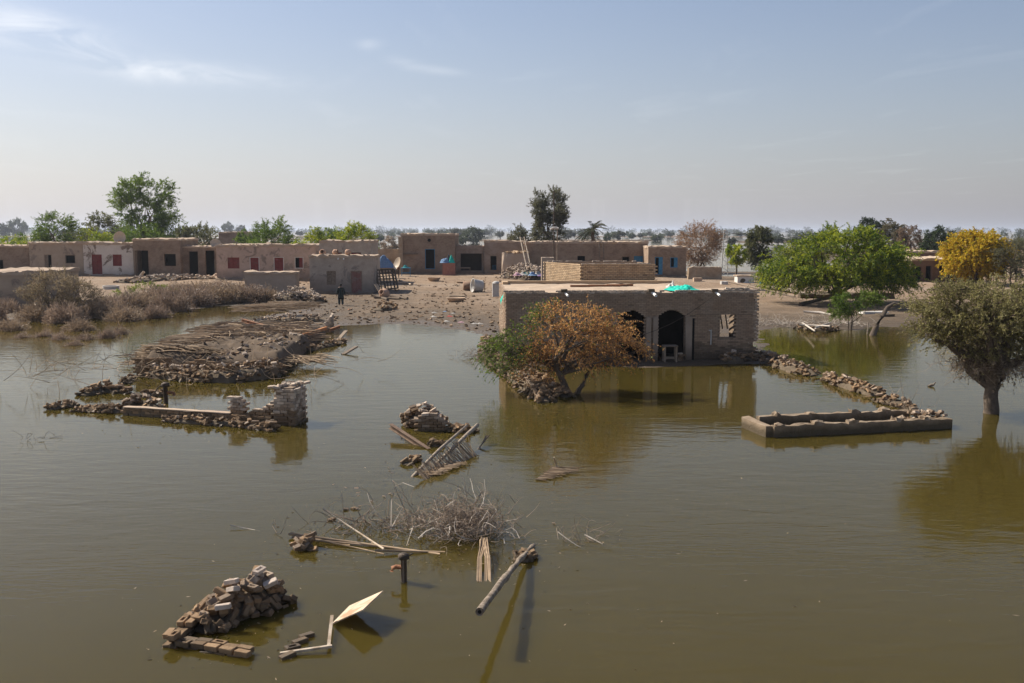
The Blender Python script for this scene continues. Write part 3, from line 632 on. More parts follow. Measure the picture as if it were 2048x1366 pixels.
LYL = leafmat('leaf_gold', (.42, .27, .015), (.70, .50, .035), .45, .9); LGR = leafmat('leaf_grey_green', (.075, .08, .042), (.16, .15, .082)); LDRY = leafmat('leaf_dry', (.20, .145, .09), (.33, .25, .165), .2)
LRD = leafmat('leaf_reddish', (.24, .13, .085), (.34, .2, .12), .3); LBR = leafmat('brush_brown', (.18, .128, .094), (.37, .272, .20), .3); LTN = leafmat('brush_tan', (.21, .15, .10), (.39, .288, .195), .3); LBG = leafmat('brush_bright', (.17, .21, .03), (.30, .34, .05), .3)
def pxtree(name, label, u0, u1, vt, vb, Y, leafm, hfrac=.75, n=60, tw=8, nl=14, L=.22, W=.07, rows=None, **kw):
    """a tree from its outline in the picture at distance Y, standing on the ground there"""
    x0, x1 = at(u0, vt, Y).x, at(u1, vt, Y).x; c = (x0+x1)/2; g = max(gz(c, Y), 0); top = at((u0+u1)/2, vt, Y).z-g; w = (x1-x0)/2; ch = top*hfrac/2
    twl = kw.pop('twl', w*.32); k = .90; n = int(n*1.5); nl = int(nl*1.35)
    ells = kw.pop('ells', None) or [(0, 0, top-ch-.05*top, w*k, w*k*.9, ch*.9)]
    return tree(name, label, 'tree', (c, Y, g), ells, kw.pop('tt', top*(1-hfrac)+ch*.55), kw.pop('tr', max(.12, w*.07)), n, tw, nl, L, W, twl, leafm, **kw)
# trees behind the left row
pxtree('tall_tree', 'tallest dark green tree rising behind the white plastered house', 216, 350, 352, 500, 165, LG, .8, 85, 11, 20, .34, .10, ells=[(0.6, 0, 11.4, 4.2, 3.8, 2.6), (-2.4, 0, 10, 2.6, 3, 2.0), (3.0, 0, 8.6, 2.4, 3, 3.0), (.8, 0, 6.2, 4.0, 3.5, 3.0), (1, 0, 3.4, 4.4, 3.5, 2.4)], up=.3, droop=.25, tr=.45, tt=6.5, twl=1.7, limbs=16)
pxtree('spreading_tree', 'flat topped airy green tree behind the brown plastered house', 68, 152, 419, 500, 150, LG, .62, 40, 8, 16, .28, .07, droop=.15, up=.25, tr=.22, stems=3)
pxtree('bushy_tree', 'bushy olive green tree beside the tallest tree', 165, 240, 418, 500, 172, LO, .85, 46, 9, 16, .30, .09, up=.2)
pxtree('bushy_tree', 'low light green bush behind the low brick house', -30, 70, 470, 500, 140, LGY, .9, 40, 8, 12, .26, .08)
pxtree('bushy_tree', 'low olive bush between the airy tree and brick house', 120, 190, 458, 500, 160, LO, .9, 36, 8, 12, .28, .08)
pxtree('bushy_tree', 'olive tree behind the low shed with two doorways', 335, 400, 446, 500, 190, LO, .85, 40, 8, 14, .32, .10)
pxtree('bushy_tree', 'yellowish olive tree behind the shed and dish', 376, 440, 443, 500, 196, leafmat('leaf_olive_gold', (.07, .085, .025), (.19, .18, .05)), .9, 40, 8, 14, .32, .10)
pxtree('mesquite_tree', 'dense green tree with feathery top behind the pinkish house', 497, 586, 430, 500, 152, LG, .9, 60, 9, 18, .28, .07, up=.3, droop=.3)
pxtree('mesquite_tree', 'bright yellow green low tree behind the pinkish house', 583, 662, 452, 500, 140, LGY, .95, 50, 8, 16, .26, .07, up=.3, droop=.3)
pxtree('mesquite_tree', 'yellow green spiky tree behind the grey upper block', 668, 752, 441, 500, 134, LGY, .92, 54, 9, 18, .28, .06, up=.4, droop=.3)
pxtree('grey_bush', 'pale tan green bush standing in the lake by the boundary wall', 762, 795, 474, 500, 250, LTN, .9, 26, 8, 10, .4, .1, up=.5)
pxtree('bushy_tree', 'mid green bush showing above the brown plastered house roof', 20, 110, 462, 500, 150, LG, .9, 40, 8, 14, .28, .09)
pxtree('bushy_tree', 'wide green thicket filling the gap below the tallest tree', 225, 350, 446, 500, 158, LG, .92, 60, 9, 14, .30, .09)
pxtree('bushy_tree', 'light olive thicket between white house dish and tallest tree', 150, 235, 452, 500, 150, LGY, .92, 46, 8, 14, .28, .08)
pxtree('bushy_tree', 'green thicket beside the far plain brick building', 470, 520, 458, 500, 172, LG, .92, 36, 8, 14, .30, .09)
pxtree('mesquite_tree', 'darker green tree top between the two yellow green trees', 630, 700, 452, 500, 150, LG, .92, 40, 8, 16, .28, .07, up=.3)
# centre and right
pxtree('tall_tree', 'tall pear shaped grey green tree behind the long brick house', 1058, 1142, 388, 500, 146, LGR, .93, 90, 11, 20, .26, .07, up=.4, droop=.25, ells=[(0.2, 0, 9.0, 2.5, 2.3, 2.6), (-.2, 0, 6.0, 2.0, 2.2, 2.6), (-.8, 0, 3.2, 2.0, 2, 1.8)], twl=1.15, tr=.3, tt=4.5)
pxtree('bushy_tree', 'grey green bush beside the tall pear shaped tree', 1008, 1062, 447, 500, 152, LGR, .95, 44, 8, 14, .26, .08, up=.3)
pxtree('dry_tree', 'rust orange dry leaved tree standing beyond the blue door house', 1352, 1450, 441, 536, 143, leafmat('leaf_dead_rust', (.27, .15, .075), (.43, .26, .14), .3), .82, 95, 10, 13, .17, .05, up=.45, droop=.1, stems=2, tr=.2, twigr=.012, bark=M_twig, limbs=16, hang=.2)
pxtree('young_tree', 'small yellow green tree with bare trunk by the lattice pole', 1453, 1494, 480, 546, 132, LGY, .62, 30, 8, 14, .22, .07, tr=.13, droop=.3)
pxtree('bushy_tree', 'dark olive tree with several trunks at the lake edge', 1490, 1548, 449, 542, 139, LO, .74, 60, 9, 18, .26, .08, tr=.2, stems=3, hang=.3, droop=.5)
ca = PG(1672, 606); k = ca.y/FPX
acacia = tree('green_acacia', 'huge spreading bright green acacia on the right bank', 'tree', (ca.x, ca.y, ca.z), [(0.3, 0, 3.6, 4.6, 4.2, 1.7), (-3.6, 0, 2.4, 2.5, 3, 1.1), (3.6, 0, 2.5, 2.4, 3, 1.4), (.6, 0, 4.9, 2.6, 2.4, 1.2), (0, -2.2, 2.2, 4.2, 1.5, .8)], 1.9, .30, 235, 14, 30, .20, .05, 1.15, [leafmat('acacia_leaf', (.08, .16, .010), (.48, .49, .03), .4, .8), leafmat('acacia_shade_leaf', (.03, .07, .010), (.075, .13, .02), .25)], droop=.42, up=.28, out=1.1, limbs=22, stems=3, shell=.6, split=lambda p: rng.random(len(p)) < .30)  # darker leaf copy strewn at random stands in for shade within the crown
pxtree('eucalyptus', 'dark green tall tree behind the spreading acacia', 1718, 1772, 425, 520, 190, LDK, .7, 40, 8, 16, .36, .10, hang=.6, droop=.6, up=.1)
pxtree('eucalyptus', 'loose brownish olive tree with upright crown behind the acacia', 1760, 1815, 430, 520, 186, leafmat('leaf_brown_olive', (.09, .085, .04), (.19, .155, .08)), .7, 34, 8, 15, .36, .10, hang=.6, droop=.5)
pxtree('eucalyptus', 'reddish brown thin tree above the dark building', 1800, 1848, 442, 520, 180, leafmat('leaf_red_brown', (.15, .10, .065), (.26, .18, .12)), .75, 34, 7, 12, .34, .09, hang=.5, droop=.4)
pxtree('eucalyptus', 'dark green tree behind the dark building and yellow tree', 1848, 1916, 452, 530, 165, LDK, .8, 50, 9, 15, .33, .10, hang=.5, droop=.5)
pxtree('golden_tree', 'golden yellow rounded tree beside the dark brick building', 1893, 2016, 462, 560, 104, [LYL, LGY], .80, 130, 11, 20, .20, .09, tr=.22, stems=2, droop=.3, up=.2, shell=.7, split=lambda p: rng.random(len(p)) < .12)
pxtree('thin_tree', 'thin crooked grey green tree at the far right bank', 1985, 2075, 474, 560, 100, LGR, .8, 40, 7, 10, .2, .05, tr=.13, stems=2, droop=.1)
pxtree('thin_tree', 'dull green background tree behind the golden tree', 2000, 2090, 476, 540, 150, LO, .9, 40, 8, 12, .3, .09)
# flooded tree before the arches: half rust, half green
ob = P(1146, 788)
def osplit(p): return (p[:, 0]+rng.normal(size=len(p))*.4 < -2.35+p[:, 2]*.35) | (rng.random(len(p)) < .06)
oc = tree('flooded_tree', 'leaning flooded tree with rusty dry leaves and some green before the arches', 'tree', ob, [(-.2, .2, 2.5, 2.0, 1.7, .9), (1.75, .3, 2.0, 1.05, 1.2, .8), (-2.3, .2, 1.65, 1.2, 1.2, .75), (-.4, .2, 1.5, 1.8, 1.2, .5)], 1.15, .15, 160, 11, 14, .085, .033, .64, [LOR, LG], droop=.42, up=.22, out=1.1, lean=(-.75, .1), limbs=20, twigr=.009, shell=.45, split=osplit, hang=.55, bare=.08)
mb = MB(); mb.tube(curve((0.0, 0, -.3), (.85, .1, 1.3), .08), [.13, .12, .10, .09, .08, .06, .04], 7); mb.build('side_stem', M_bark, oc, True)
# stout flooded tree on the right
rbp = P(1983, 826)
rt = tree('flooded_tree', 'stout flooded tree with dull olive crown and thick dark trunk on the right', 'tree', rbp, [(-.45, .3, 3.5, 2.1, 1.9, .95), (1.5, .3, 3.3, 1.5, 1.8, 1.1), (-.1, .2, 2.3, 1.5, 1.4, .8), (-1.7, .2, 2.9, .9, 1, .6), (.8, .2, 2.0, 1.3, 1.2, .6)], 1.75, .30, 230, 13, 26, .085, .028, 0.62, [leafmat('leaf_pale_olive', (.17, .155, .055), (.37, .33, .135), .45), LDRY], droop=.28, up=.35, lean=(-.15, 0), limbs=24, twigr=.008, shell=.4, split=lambda p: (rng.random(len(p)) < np.where(p[:, 2] < 1.95, .85, .10)))
def debris(name, label, cat, c, rx, ry, rz_, n, ln, r, m, up=.5, k=5, bend=.25, parent=None, kind=None):
    """a tangle of bare twigs"""
    c = np.array(c); s = c+rng.normal(size=(n, 3))*np.array([rx, ry, rz_])*.5; s[:, 2] = np.maximum(s[:, 2], c[2]-.05); d = nrm(rng.normal(size=(n, 3))*np.array([1, 1, .6])+np.array([0, 0, up])); l = ln*(.4+rng.random((n, 1)))
    t = np.linspace(0, 1, k)[None, :, None]; w = rng.normal(size=(n, 3))*bend
    paths = s[:, None, :]+(d*l)[:, None, :]*t+(w*l)[:, None, :]*np.sin(t*math.pi)
    V, F = twig_tubes(paths, r, r*.4); o = link(name, np_mesh(name, V, F, m), parent, kind=kind)
    if label: tag(o, label, cat)
    return o
debris('flood_drift', None, None, (.1, 0, 1.62), 1.7, 1.2, .35, 420, .6, .007, M_twig, -.3, parent=rt, kind='stuff')
# sapling and leaning stump on the right bank
sp_ = P(1702, 659); tree('sapling', 'small feathery green sapling at the right water edge', 'tree', sp_, [(0, 0, 1.7, 1.1, 1, .55), (1.2, .3, 1.9, .8, .8, .4), (-.6, 0, 1.2, .6, .6, .3)], 0.9, .05, 60, 9, 20, .11, .035, .5, LG, droop=.3, stems=3, limbs=8)
st = P(1745, 671); root = thing('leaning_stump', 'crooked bare tree trunk leaning right out of the water', 'tree', st)
e = [at(u, v, st.y)-st for u, v in ((1743, 676), (1752, 655), (1764, 632), (1776, 614), (1788, 607), (1800, 609))]; MB().tube(e, [.19, .17, .14, .12, .09, .05], 9).build('trunk', M_bark, root, True)
p = P(1734, 668); tag(MB().tube([(p.x, p.y, -.3), (p.x+.06, p.y, .75)], .035, 6).build('thin_stake', M_barkpale), 'thin pale stake in the water beside the leaning trunk', 'stake')
# date palm
def palm():
    Y = 142; b = at(1185, 492, Y); g = gz(b.x, Y); top = at(1185, 458, Y).z-g; root = thing('date_palm', 'date palm with arching fronds behind the long brick house', 'palm', (b.x, Y, g))
    MB().tube([(0, 0, -.3), (.1, 0, top*.5), (0, 0, top)], [.28, .22, .26], 9).build('trunk', M_bark, root)
    m = leafmat('palm_leaf', (.035, .05, .022), (.08, .095, .042), .2)
    for k in range(34):
        az = k*2.4; el = -.75+1.9*((k*.37) % 1); l = 2.3+.6*random.random(); mb = MB(); pts = []
        d = Vector((math.cos(az)*math.cos(el), math.sin(az)*math.cos(el), math.sin(el)))
        for t in np.linspace(0, 1, 7): pts.append(Vector((0, 0, top))+d*l*t-Vector((0, 0, .75*t*t*l*.6)))
        mb.tube(pts, [.03]*6+[.01], 4); A = np.array([list(q) for q in pts]); ti = rng.random(70)*5.9; i0 = ti.astype(int); f = (ti-i0)[:, None]; pp = A[i0]*(1-f)+A[i0+1]*f
        td = nrm(A[i0+1]-A[i0]); sd = nrm(np.cross(td, [0, 0, 1.0]))*np.where(np.arange(70) % 2, 1, -1)[:, None]
        V, F = leaves(pp, td*.8+sd-np.array([0, 0, .25]), .42, .05); fr = link('frond', np_mesh('frond', V, F, m), root); mb.build('rachis', M_bark, fr)
palm()
# trees far out in the flood and at the horizon
def far_proto(i, m):
    w = tree('lake_tree', 'x', 'tree', (0, -400-30*i, 0), [(0, 0, 3.1, 2.9, 2.6, 1.75), (1.0-i*.5, 0, 2.6, 2.2, 2, 1.3)] if i != 2 else [(0, 0, 2.2, 3.2, 2.8, 1.8)], 1.6, .22, 42, 8, 12, .5, .2, .8, m, twigr=0, limbs=8, stems=1+i % 2, droop=.2); return w
LF = [leafmat('far_leaf_a', (.04, .058, .024), (.085, .10, .042)), leafmat('far_leaf_b', (.05, .055, .03), (.10, .10, .055))]
protos = [far_proto(i, LF[i % 2]) for i in range(4)]
far = [(760, 484, 20, 469), (915, 478, 30, 457), (946, 486, 36, 455), (1000, 477, 18, 462), (924, 490, 26, 471), (1137, 480, 28, 460), (1215, 485, 16, 468), (1235, 482, 28, 461), (1264, 479, 18, 465), (1281, 477, 14, 466), (1315, 482, 26, 470), (1463, 494, 24, 474), (1557, 489, 34, 469), (1588, 490, 40, 474),
       (37, 472, 34, 439), (8, 474, 30, 446), (456, 470, 26, 443), (482, 470, 18, 450), (860, 472, 20, 460), (885, 473, 16, 460), (800, 471, 18, 462), (828, 470, 16, 461), (778, 470, 16, 462), (1190, 473, 20, 463), (1340, 474, 20, 463), (1300, 473, 16, 463), (1420, 475, 22, 464), (1500, 476, 22, 465), (1520, 480, 30, 466), (1610, 480, 30, 467), (1640, 478, 24, 466), (1480, 474, 20, 464), (970, 472, 24, 458), (640, 474, 24, 462), (700, 473, 22, 461), (600, 472, 20, 462), (1090, 474, 20, 462), (1380, 476, 20, 466), (300, 478, 40, 462), (140, 476, 34, 458), (200, 474, 26, 460)]
lab = ['rounded hazy tree standing far out in the flood lake', 'small hazy bush far away along the flood lake']
used = set()
for i, (u, v, w, vt) in enumerate(far):
    p = P(u, v); wm_ = w*p.y/FPX; h = (v-vt)*p.y/FPX; q = i % 4; o = protos[q] if q not in used else copy_tree(protos[q]); used.add(q)
    s = wm_/6.6; sz = h/(5.3 if q != 2 else 4.3); o.location = (p.x, p.y, 0); o.scale = (s, s, sz); o.rotation_euler = (0, 0, i*1.3); o['label'] = lab[0] if wm_ > 7 else lab[1]; o['group'] = 'hazy trees far out in the lake' if wm_ > 7 else 'hazy bushes far out in the lake'
def far_woods(Y, h, dens, seed, x0, x1, m):
    n = int((x1-x0)*dens); x = x0+(x1-x0)*rng.random(n); keep = fbm(x*.011, x*0+seed, seed)+.12 > -.05; x = x[keep]; n = len(x); y = Y+rng.random(n)*Y*.25; r = h*(.35+.5*rng.random(n)*(.6+fbm(x*.02, x*0, seed+2)*1.6))
    k = 46; c = np.stack([x, y, r*.75], 1); d = nrm(rng.normal(size=(n, k, 3))); pos = c[:, None, :]+d*(r[:, None, None]*np.array([1.2, 1.2, .75]))*(.6+.45*rng.random((n, k, 1))); pos[..., 2] = np.maximum(pos[..., 2], .05)
    V, F = leaves(pos.reshape(-1, 3), rng.normal(size=(n*k, 3)), np.repeat(r*.75, k), np.repeat(r*.5, k)); tag(link('far_woods', np_mesh('far_woods', V, F, m)), 'hazy blue belt of distant woods along the horizon', 'woods', kind='stuff')
far_woods(900, 5.0, .10, 3, -900, 900, LF[0]); far_woods(1500, 9.0, .10, 8, -1500, 1500, LF[1]); far_woods(2600, 12, .06, 5, -2600, 2600, LF[0]); far_woods(5200, 26, .04, 12, -4500, 4500, LF[1])
for (x0, x1, y) in ((-40, 90, 620), (120, 330, 540), (-260, -80, 700), (60, 260, 980), (-700, -60, 1050)):
    mb = MB(); n = 24; ring = [((x0+x1)/2+(x1-x0)/2*math.cos(2*math.pi*k/n), y+8*math.sin(2*math.pi*k/n)) for k in range(n)]
    mb.loft([[Vector((a, b, -.5)) for a, b in ring], [Vector((a*.98+(x0+x1)/2*.02, y+(b-y)*.6, .55)) for a, b in ring]]); tag(mb.build('mud_islet', M_ground), kind='structure')
# dry brush in the flooded bank on the left
def brush_proto(i, m, n, up, L):
    r = thing('dry_shrub', 'x', 'shrub', (0, -300-20*i, 0)); c = nrm(rng.normal(size=(n, 3))*np.array([1, 1, .7])+np.array([0, 0, up])); c[:, 2] = np.abs(c[:, 2])
    lump = (fbm(c[:, 0]*2.2+i*7, c[:, 1]*2.2+c[:, 2]*2.7, i+31)*1.5)[:, None]; rad = rng.random((n, 1))**.6*(.82+lump); pos = c*rad*np.array([1, 1, .95]); V, F = leaves(pos, c+rng.normal(size=(n, 3))*.55+np.array([0, 0, .25]), L*(.4+rng.random(n)), .02+.022*rng.random(n)); link('foliage', np_mesh('foliage', V, F, m), r)
    k = 46; d = nrm(rng.normal(size=(k, 3))*np.array([1, 1, .5])+np.array([0, 0, .75])); t = np.linspace(0, 1, 5)[None, :, None]; ps = (d*(.7+.45*rng.random((k, 1))))[:, None, :]*t+np.array([0, 0, -.12])+rng.normal(size=(k, 3))[:, None, :]*.12*np.sin(t*3.14); V, F = twig_tubes(ps, .014, .004); link('stems', np_mesh('stems', V, F, M_twig), r); return r
bp = [brush_proto(0, LBR, 5200, .45, .20), brush_proto(1, LTN, 4600, .55, .20), brush_proto(2, LBR, 2600, .7, .24)]
bpu = set()
def brush(kind, u, v, w, h, label, group):
    o = bp[kind] if kind not in bpu else copy_tree(bp[kind]); bpu.add(kind); p = PG(u, v) if True else P(u, v); z = max(p.z, -.15); o.location = (p.x, p.y, z-.05); o.rotation_euler = (0, 0, random.random()*6); o.scale = (w/2, w/2*.9, h); o['label'] = label; o['group'] = group
big = [(105, 628, 5.0, 2.9), (150, 632, 3.4, 2.5), (60, 620, 3.2, 2.3)]
tree('big_shrub', 'big rounded dull green and tan shrub by the dark mud block', 'shrub', PG(122, 634)-Vector((0, 0, .1)), [(0, 0, 2.1, 2.1, 1.9, 1.35), (1.2, .2, 1.5, 1.6, 1.4, 1.2), (-1.4, 0, 1.4, 1.6, 1.4, 1.2)], .5, .09, 110, 12, 18, .10, .03, .5, [leafmat('shrub_olive', (.16, .13, .07), (.34, .27, .155)), LTN], droop=.05, up=.5, stems=5, limbs=20, twigr=.008, split=lambda p: rng.random(len(p)) < .4)
spots = [(10, 655, 3.0, 1.5), (70, 668, 3.0, 1.5), (130, 672, 3.2, 1.6), (190, 662, 3.4, 1.7), (240, 650, 3.4, 1.7), (290, 640, 3.6, 1.8), (330, 645, 3.0, 1.4), (20, 690, 2.6, 1.0), (-20, 670, 3, 1.6), (250, 668, 2.8, 1.3), (310, 662, 2.6, 1.2), (160, 690, 2.4, 1.0), (345, 628, 3.6, 1.7), (270, 620, 4.0, 1.5), (215, 640, 3.2, 1.4)]
for i, (u, v, w, h) in enumerate(spots): brush(i % 2, u, v, w, h, 'brown leafless brush growing in the shallow flood water', 'brown brush on the left bank')
spots2 = [(385, 612, 4.4, 1.7), (420, 606, 4.2, 1.6), (460, 605, 4.0, 1.7), (500, 604, 4.0, 1.6), (540, 603, 3.4, 1.3), (400, 590, 4.2, 1.4), (445, 585, 4.0, 1.2), (360, 598, 4.2, 1.5), (480, 592, 3.5, 1.3), (320, 600, 4.0, 1.3), (345, 585, 3.2, .9)]
for i, (u, v, w, h) in enumerate(spots2): brush(1 if i % 3 else 0, u, v, w, h, 'tan dry brush on the bank before the low tan block', 'tan brush before the low block')
for i, (u, v, w, h) in enumerate([(120, 712, 1.6, .6), (170, 712, 1.6, .6), (215, 708, 1.6, .8), (150, 725, 1.4, .5), (45, 708, 1.6, .5), (240, 700, 1.5, .7), (90, 705, 1.6, .6)]): brush(2, u, v, w, h, 'sparse dead stalks sticking out of the open water', 'stalks in the water on the left')
g = PG(292, 596); tree('bright_plant', 'yellow green leafy plant among the brown brush', 'plant', g, [(0, 0, .9, 1.7, 1.2, .4), (1.6, 0, .7, 1.0, 1, .3), (-1.6, 0, .6, 1, 1, .3)], .3, .03, 34, 7, 12, .12, .05, .4, LBG, stems=4, limbs=8, twigr=.006)
# ---------------------------------------------------------------- rubble and ruins
def lay(root, p, kind='wet', rot=None, i=None, s=None):
    i = random.randrange(8) if i is None else i
    return link('brick', BM[kind][i], root, Vector(p)-root.location, rot or (random.uniform(-.5, .5), random.uniform(-.5, .5), random.uniform(0, 6.3)), sc=s)
def pile(name, label, cat, px, w, h, n, dryf=.4, base=0.0, group=None, core=True, tilt=.55, s=1.0, wpts=None):
    pts = wpts or [P(u, v, base) for u, v in px]; m = len(pts); w = w if hasattr(w, '__len__') else [w]*m; h = h if hasattr(h, '__len__') else [h]*m
    seg = [0]
    for a, b in zip(pts, pts[1:]): seg.append(seg[-1]+(b-a).length)
    root = thing(name, label, cat, sum(pts, Vector())/m, 0, group)
    def samp(t):
        d = t*seg[-1]
        for i in range(m-1):
            if d <= seg[i+1]+1e-6:
                f = (d-seg[i])/max(seg[i+1]-seg[i], 1e-6); a, b = pts[i], pts[i+1]; T = (b-a).normalized(); return a.lerp(b, f), Vector((-T.y, T.x, 0)), w[i]*(1-f)+w[i+1]*f, h[i]*(1-f)+h[i+1]*f
    if core:
        rings = []; K = max(6, int(seg[-1]/.4))
        for i in range(K+1):
            c, nn, ww, hh = samp(i/K); e = .35 if i in (0, K) else 1; hh *= .62*e; ww *= .9*(.5+.5*e); rings.append([c-root.location+nn*(ww*.5*a)*random.uniform(.85, 1.1)+Vector((0, 0, z*hh*random.uniform(.8, 1.1)-.35*(z < .01))) for a, z in ((-1.15, 0), (-.75, .45), (-.3, .9), (.3, .9), (.75, .45), (1.15, 0))])
        MB().loft(rings).build('mud_core', M_core, root)
    for k in range(n):
        c, nn, ww, hh = samp(random.random()); sgn = random.uniform(-1, 1); prof = hh*(1-abs(sgn)**1.7); z = prof*(1-.45*random.random()**2)+.0
        dry = random.random() < dryf*(.3+z/max(max(h), .01)); lay(root, c+nn*(ww*.5*sgn)+Vector((0, 0, z+random.uniform(-.03, .03))), 'dry' if dry else 'wet', (random.uniform(-tilt, tilt), random.uniform(-tilt, tilt), random.uniform(0, 6.3)), s=(s, s, s))
    return root
def course(root, a, b, rows, z0=0.0, kind='wet', jit=.02, thick=2, skip=.03, topcut=None, lh=.088):
    """bricks laid in courses from a to b, thick bricks deep"""
    a, b = Vector(a), Vector(b); d = (b-a); L = d.length; d.normalize(); nn = Vector((-d.y, d.x, 0)); ang = math.atan2(d.y, d.x)
    for r in range(rows):
        for k in range(int(L/.245)+1):
            t = k*.245+(.12 if r % 2 else 0)
            if t > L or random.random() < skip or (topcut and r > topcut(t/L)): continue
            for q in range(thick):
                lay(root, a+d*t+nn*(q*.125)+Vector((random.uniform(-jit, jit), random.uniform(-jit, jit), z0+.04+r*lh)), kind if r > 1 or kind == 'wet' else 'wet', (random.uniform(-.05, .05), random.uniform(-.05, .05), ang+random.uniform(-.07, .07)), i=random.randrange(6), s=(1, 1, min(1.22, (lh-.008)/.075)))
# foreground L of brick rubble
fg = pile('brick_rubble', 'L shaped heap of loose bricks with pale ones on top in the near water', 'rubble', [(395, 1265), (450, 1235), (505, 1212), (575, 1196)], [.6, .85, 1.0, .5], [.22, .42, .58, .16], 105, .45, tilt=.8, s=1.12)
for a, b in (((352, 1292), (440, 1215)),): course(fg, P(*a), P(*b), 3, -.04, 'wet', .04, 2, .1)
course(fg, P(358, 1293), P(492, 1315), 2, -.06, 'wet', .03, 2, .06)
for (u, v, z) in ((519, 1150, .5), (470, 1172, .46), (462, 1185, .42), (452, 1195, .40), (494, 1165, .45), (505, 1175, .46), (546, 1165, .38), (430, 1212, .3), (522, 1160, .44), (535, 1150, .48), (510, 1156, .52)): lay(fg, P(u, v, z), 'dry', (random.uniform(-.5, .5), random.uniform(-.5, .5), random.uniform(0, 6)), i=random.choice([0, 3, 1]))
M_pale = mat('whitewashed_brick', (.42, .335, .265), (.55, .46, .38), 6, .95, .5, 25)
PALE = [brick_shape(40+i, frog=(i == 0)).mesh('brick', M_pale) for i in range(3)]
for (u, v, z, rz_) in ((518, 1141, .62, 1.1), (463, 1163, .56, -.3), (466, 1178, .52, -.7), (541, 1166, .45, .3), (446, 1213, .36, .1)):
    o = link('brick', PALE[random.randrange(3)], fg, P(u, v, z)-fg.location, (random.uniform(-.35, .35), random.uniform(-.35, .35), rz_))
for u, v in ((575, 1312), (585, 1296), (600, 1283), (613, 1272)): tag(link('loose_brick', BM['wet'][random.randrange(6)], None, P(u, v, .02), (random.uniform(-.1, .1), random.uniform(-.1, .1), .75)), 'wet brick in a short row beside the white batten', 'brick', 'row of wet bricks by the batten')
sub = thing('sunken_bricks', 'blurred sunken bricks just under the surface around the near rubble', 'bricks', P(450, 1320, -.1))
for u, v in ((515, 1318), (532, 1316), (548, 1322), (560, 1322), (512, 1332), (360, 1318), (345, 1300), (385, 1325), (420, 1322), (330, 1310), (603, 1190), (610, 1198), (560, 1228), (575, 1235), (590, 1220), (640, 1258), (650, 1245), (625, 1290), (640, 1280), (590, 1325), (380, 1335), (365, 1330), (440, 1332), (470, 1330), (498, 1335)): lay(sub, P(u, v, -.05-.05*random.random()), 'dry', (random.uniform(-.15, .15), random.uniform(-.15, .15), random.uniform(0, 6)))
sub2 = thing('sunken_bricks', 'line of sunken bricks under water running toward the reed mat', 'bricks', P(720, 980, -.1))
for k in range(70):
    t = random.random(); lay(sub2, P(640+t*190+random.gauss(0, 14), 1015-t*95+random.gauss(0, 6), -.04-.1*random.random()), 'dry', (random.uniform(-.2, .2), random.uniform(-.2, .2), random.uniform(0, 6)))
sub3 = thing('sunken_bricks', 'sunken bricks under water below the floating reed poles', 'bricks', P(600, 1090, -.1))
for k in range(40): t = random.random(); lay(sub3, P(570+t*90+random.gauss(0, 12), 1130-t*70+random.gauss(0, 8), -.05-.1*random.random()), 'dry', (random.uniform(-.2, .2), random.uniform(-.2, .2), random.uniform(0, 6)))
for u, v in ((663, 1040), (692, 1020), (708, 1018)): lay(sub3, P(u, v, .0), 'wet', (0, .1, random.random()*3))
pile('brick_rubble', 'small clump of wet bricks at the ends of the floating poles', 'rubble', [(592, 1100), (625, 1094)], .35, .24, 16, .3)
pile('brick_rubble', 'few wet bricks in the water beside the thick log', 'rubble', [(1030, 1122), (1065, 1112)], .35, .10, 12, .2)
# bricks mound with steel beam
pile('brick_rubble', 'pale brick mound with neat courses inside standing in open water', 'rubble', [(808, 852), (845, 850), (885, 855)], [.7, 1.0, .6], [.42, .78, .35], 120, .9)
mr_ = thing('wall_stub', 'laid brick wall stub inside the pale brick mound', 'ruin', P(860, 862))
course(mr_, P(836, 862), P(893, 862), 7, -.05, 'dry', .012, 2, .0, lambda t: 7-6*abs(t-.4))
pile('brick_rubble', 'low wet brick scatter beside the pale mound', 'rubble', [(895, 860), (945, 866)], .5, .2, 34, .1)
pile('brick_rubble', 'small dark brick clump between steel beam and poles', 'rubble', [(860, 893), (884, 890)], .4, .16, 16, .1)
pile('brick_rubble', 'few wet bricks by the lower end of the pale pole', 'rubble', [(808, 930), (842, 918)], .3, .1, 10, .2)
def stick(name, label, cat, pts, r, m, group=None, n=7):
    return tag(MB().tube(pts, r, n).build(name, m, None, True, loc=Vector(pts[0])), label, cat, group)
def ibeam(label, a, b, w=.14, m=M_rust):
    a, b = Vector(a), Vector(b); d = (b-a); q = d.to_track_quat('X', 'Z').to_matrix(); mb = MB(); L = d.length; c = (a+b)/2
    for off, s in ((Vector((0, 0, w/2-.008)), (L, w*.8, .016)), (Vector((0, 0, -w/2+.008)), (L, w*.8, .016)), (Vector((0, 0, 0)), (L, .016, w-.034))): mb.box(c+q @ off, s, q)
    return tag(mb.build('steel_beam', m, loc=a), label, 'beam')
ibeam('rusty steel beam sloping into the water before the pale mound', P(781, 852, .30), P(858, 902, -.05), .15, mat('brown_steel', (.12, .075, .05), (.20, .135, .09), 6, .8, .4))
stick('wooden_pole', 'long thin pale pole lying across the reed mat', 'pole', [P(800, 985, -.25), P(828, 951, .0), P(880, 898, .42), P(934, 851, .55)], [.05, .05, .045, .04], M_barkpale)
stick('wooden_pole', 'thicker pale knotted pole over the reed mat', 'pole', [P(872, 928, .05), P(905, 897, .28), P(935, 868, .45), P(955, 850, .50)], [.045, .055, .055, .06], M_barkpale)
for du in (0, 5): stick('broken_stick', 'pair of broken sticks poking up right of the reed mat', 'stick', [P(948+du, 908, -.1), P(978-du, 871, .25)], .022, M_wood, 'sticks by the reed mat')
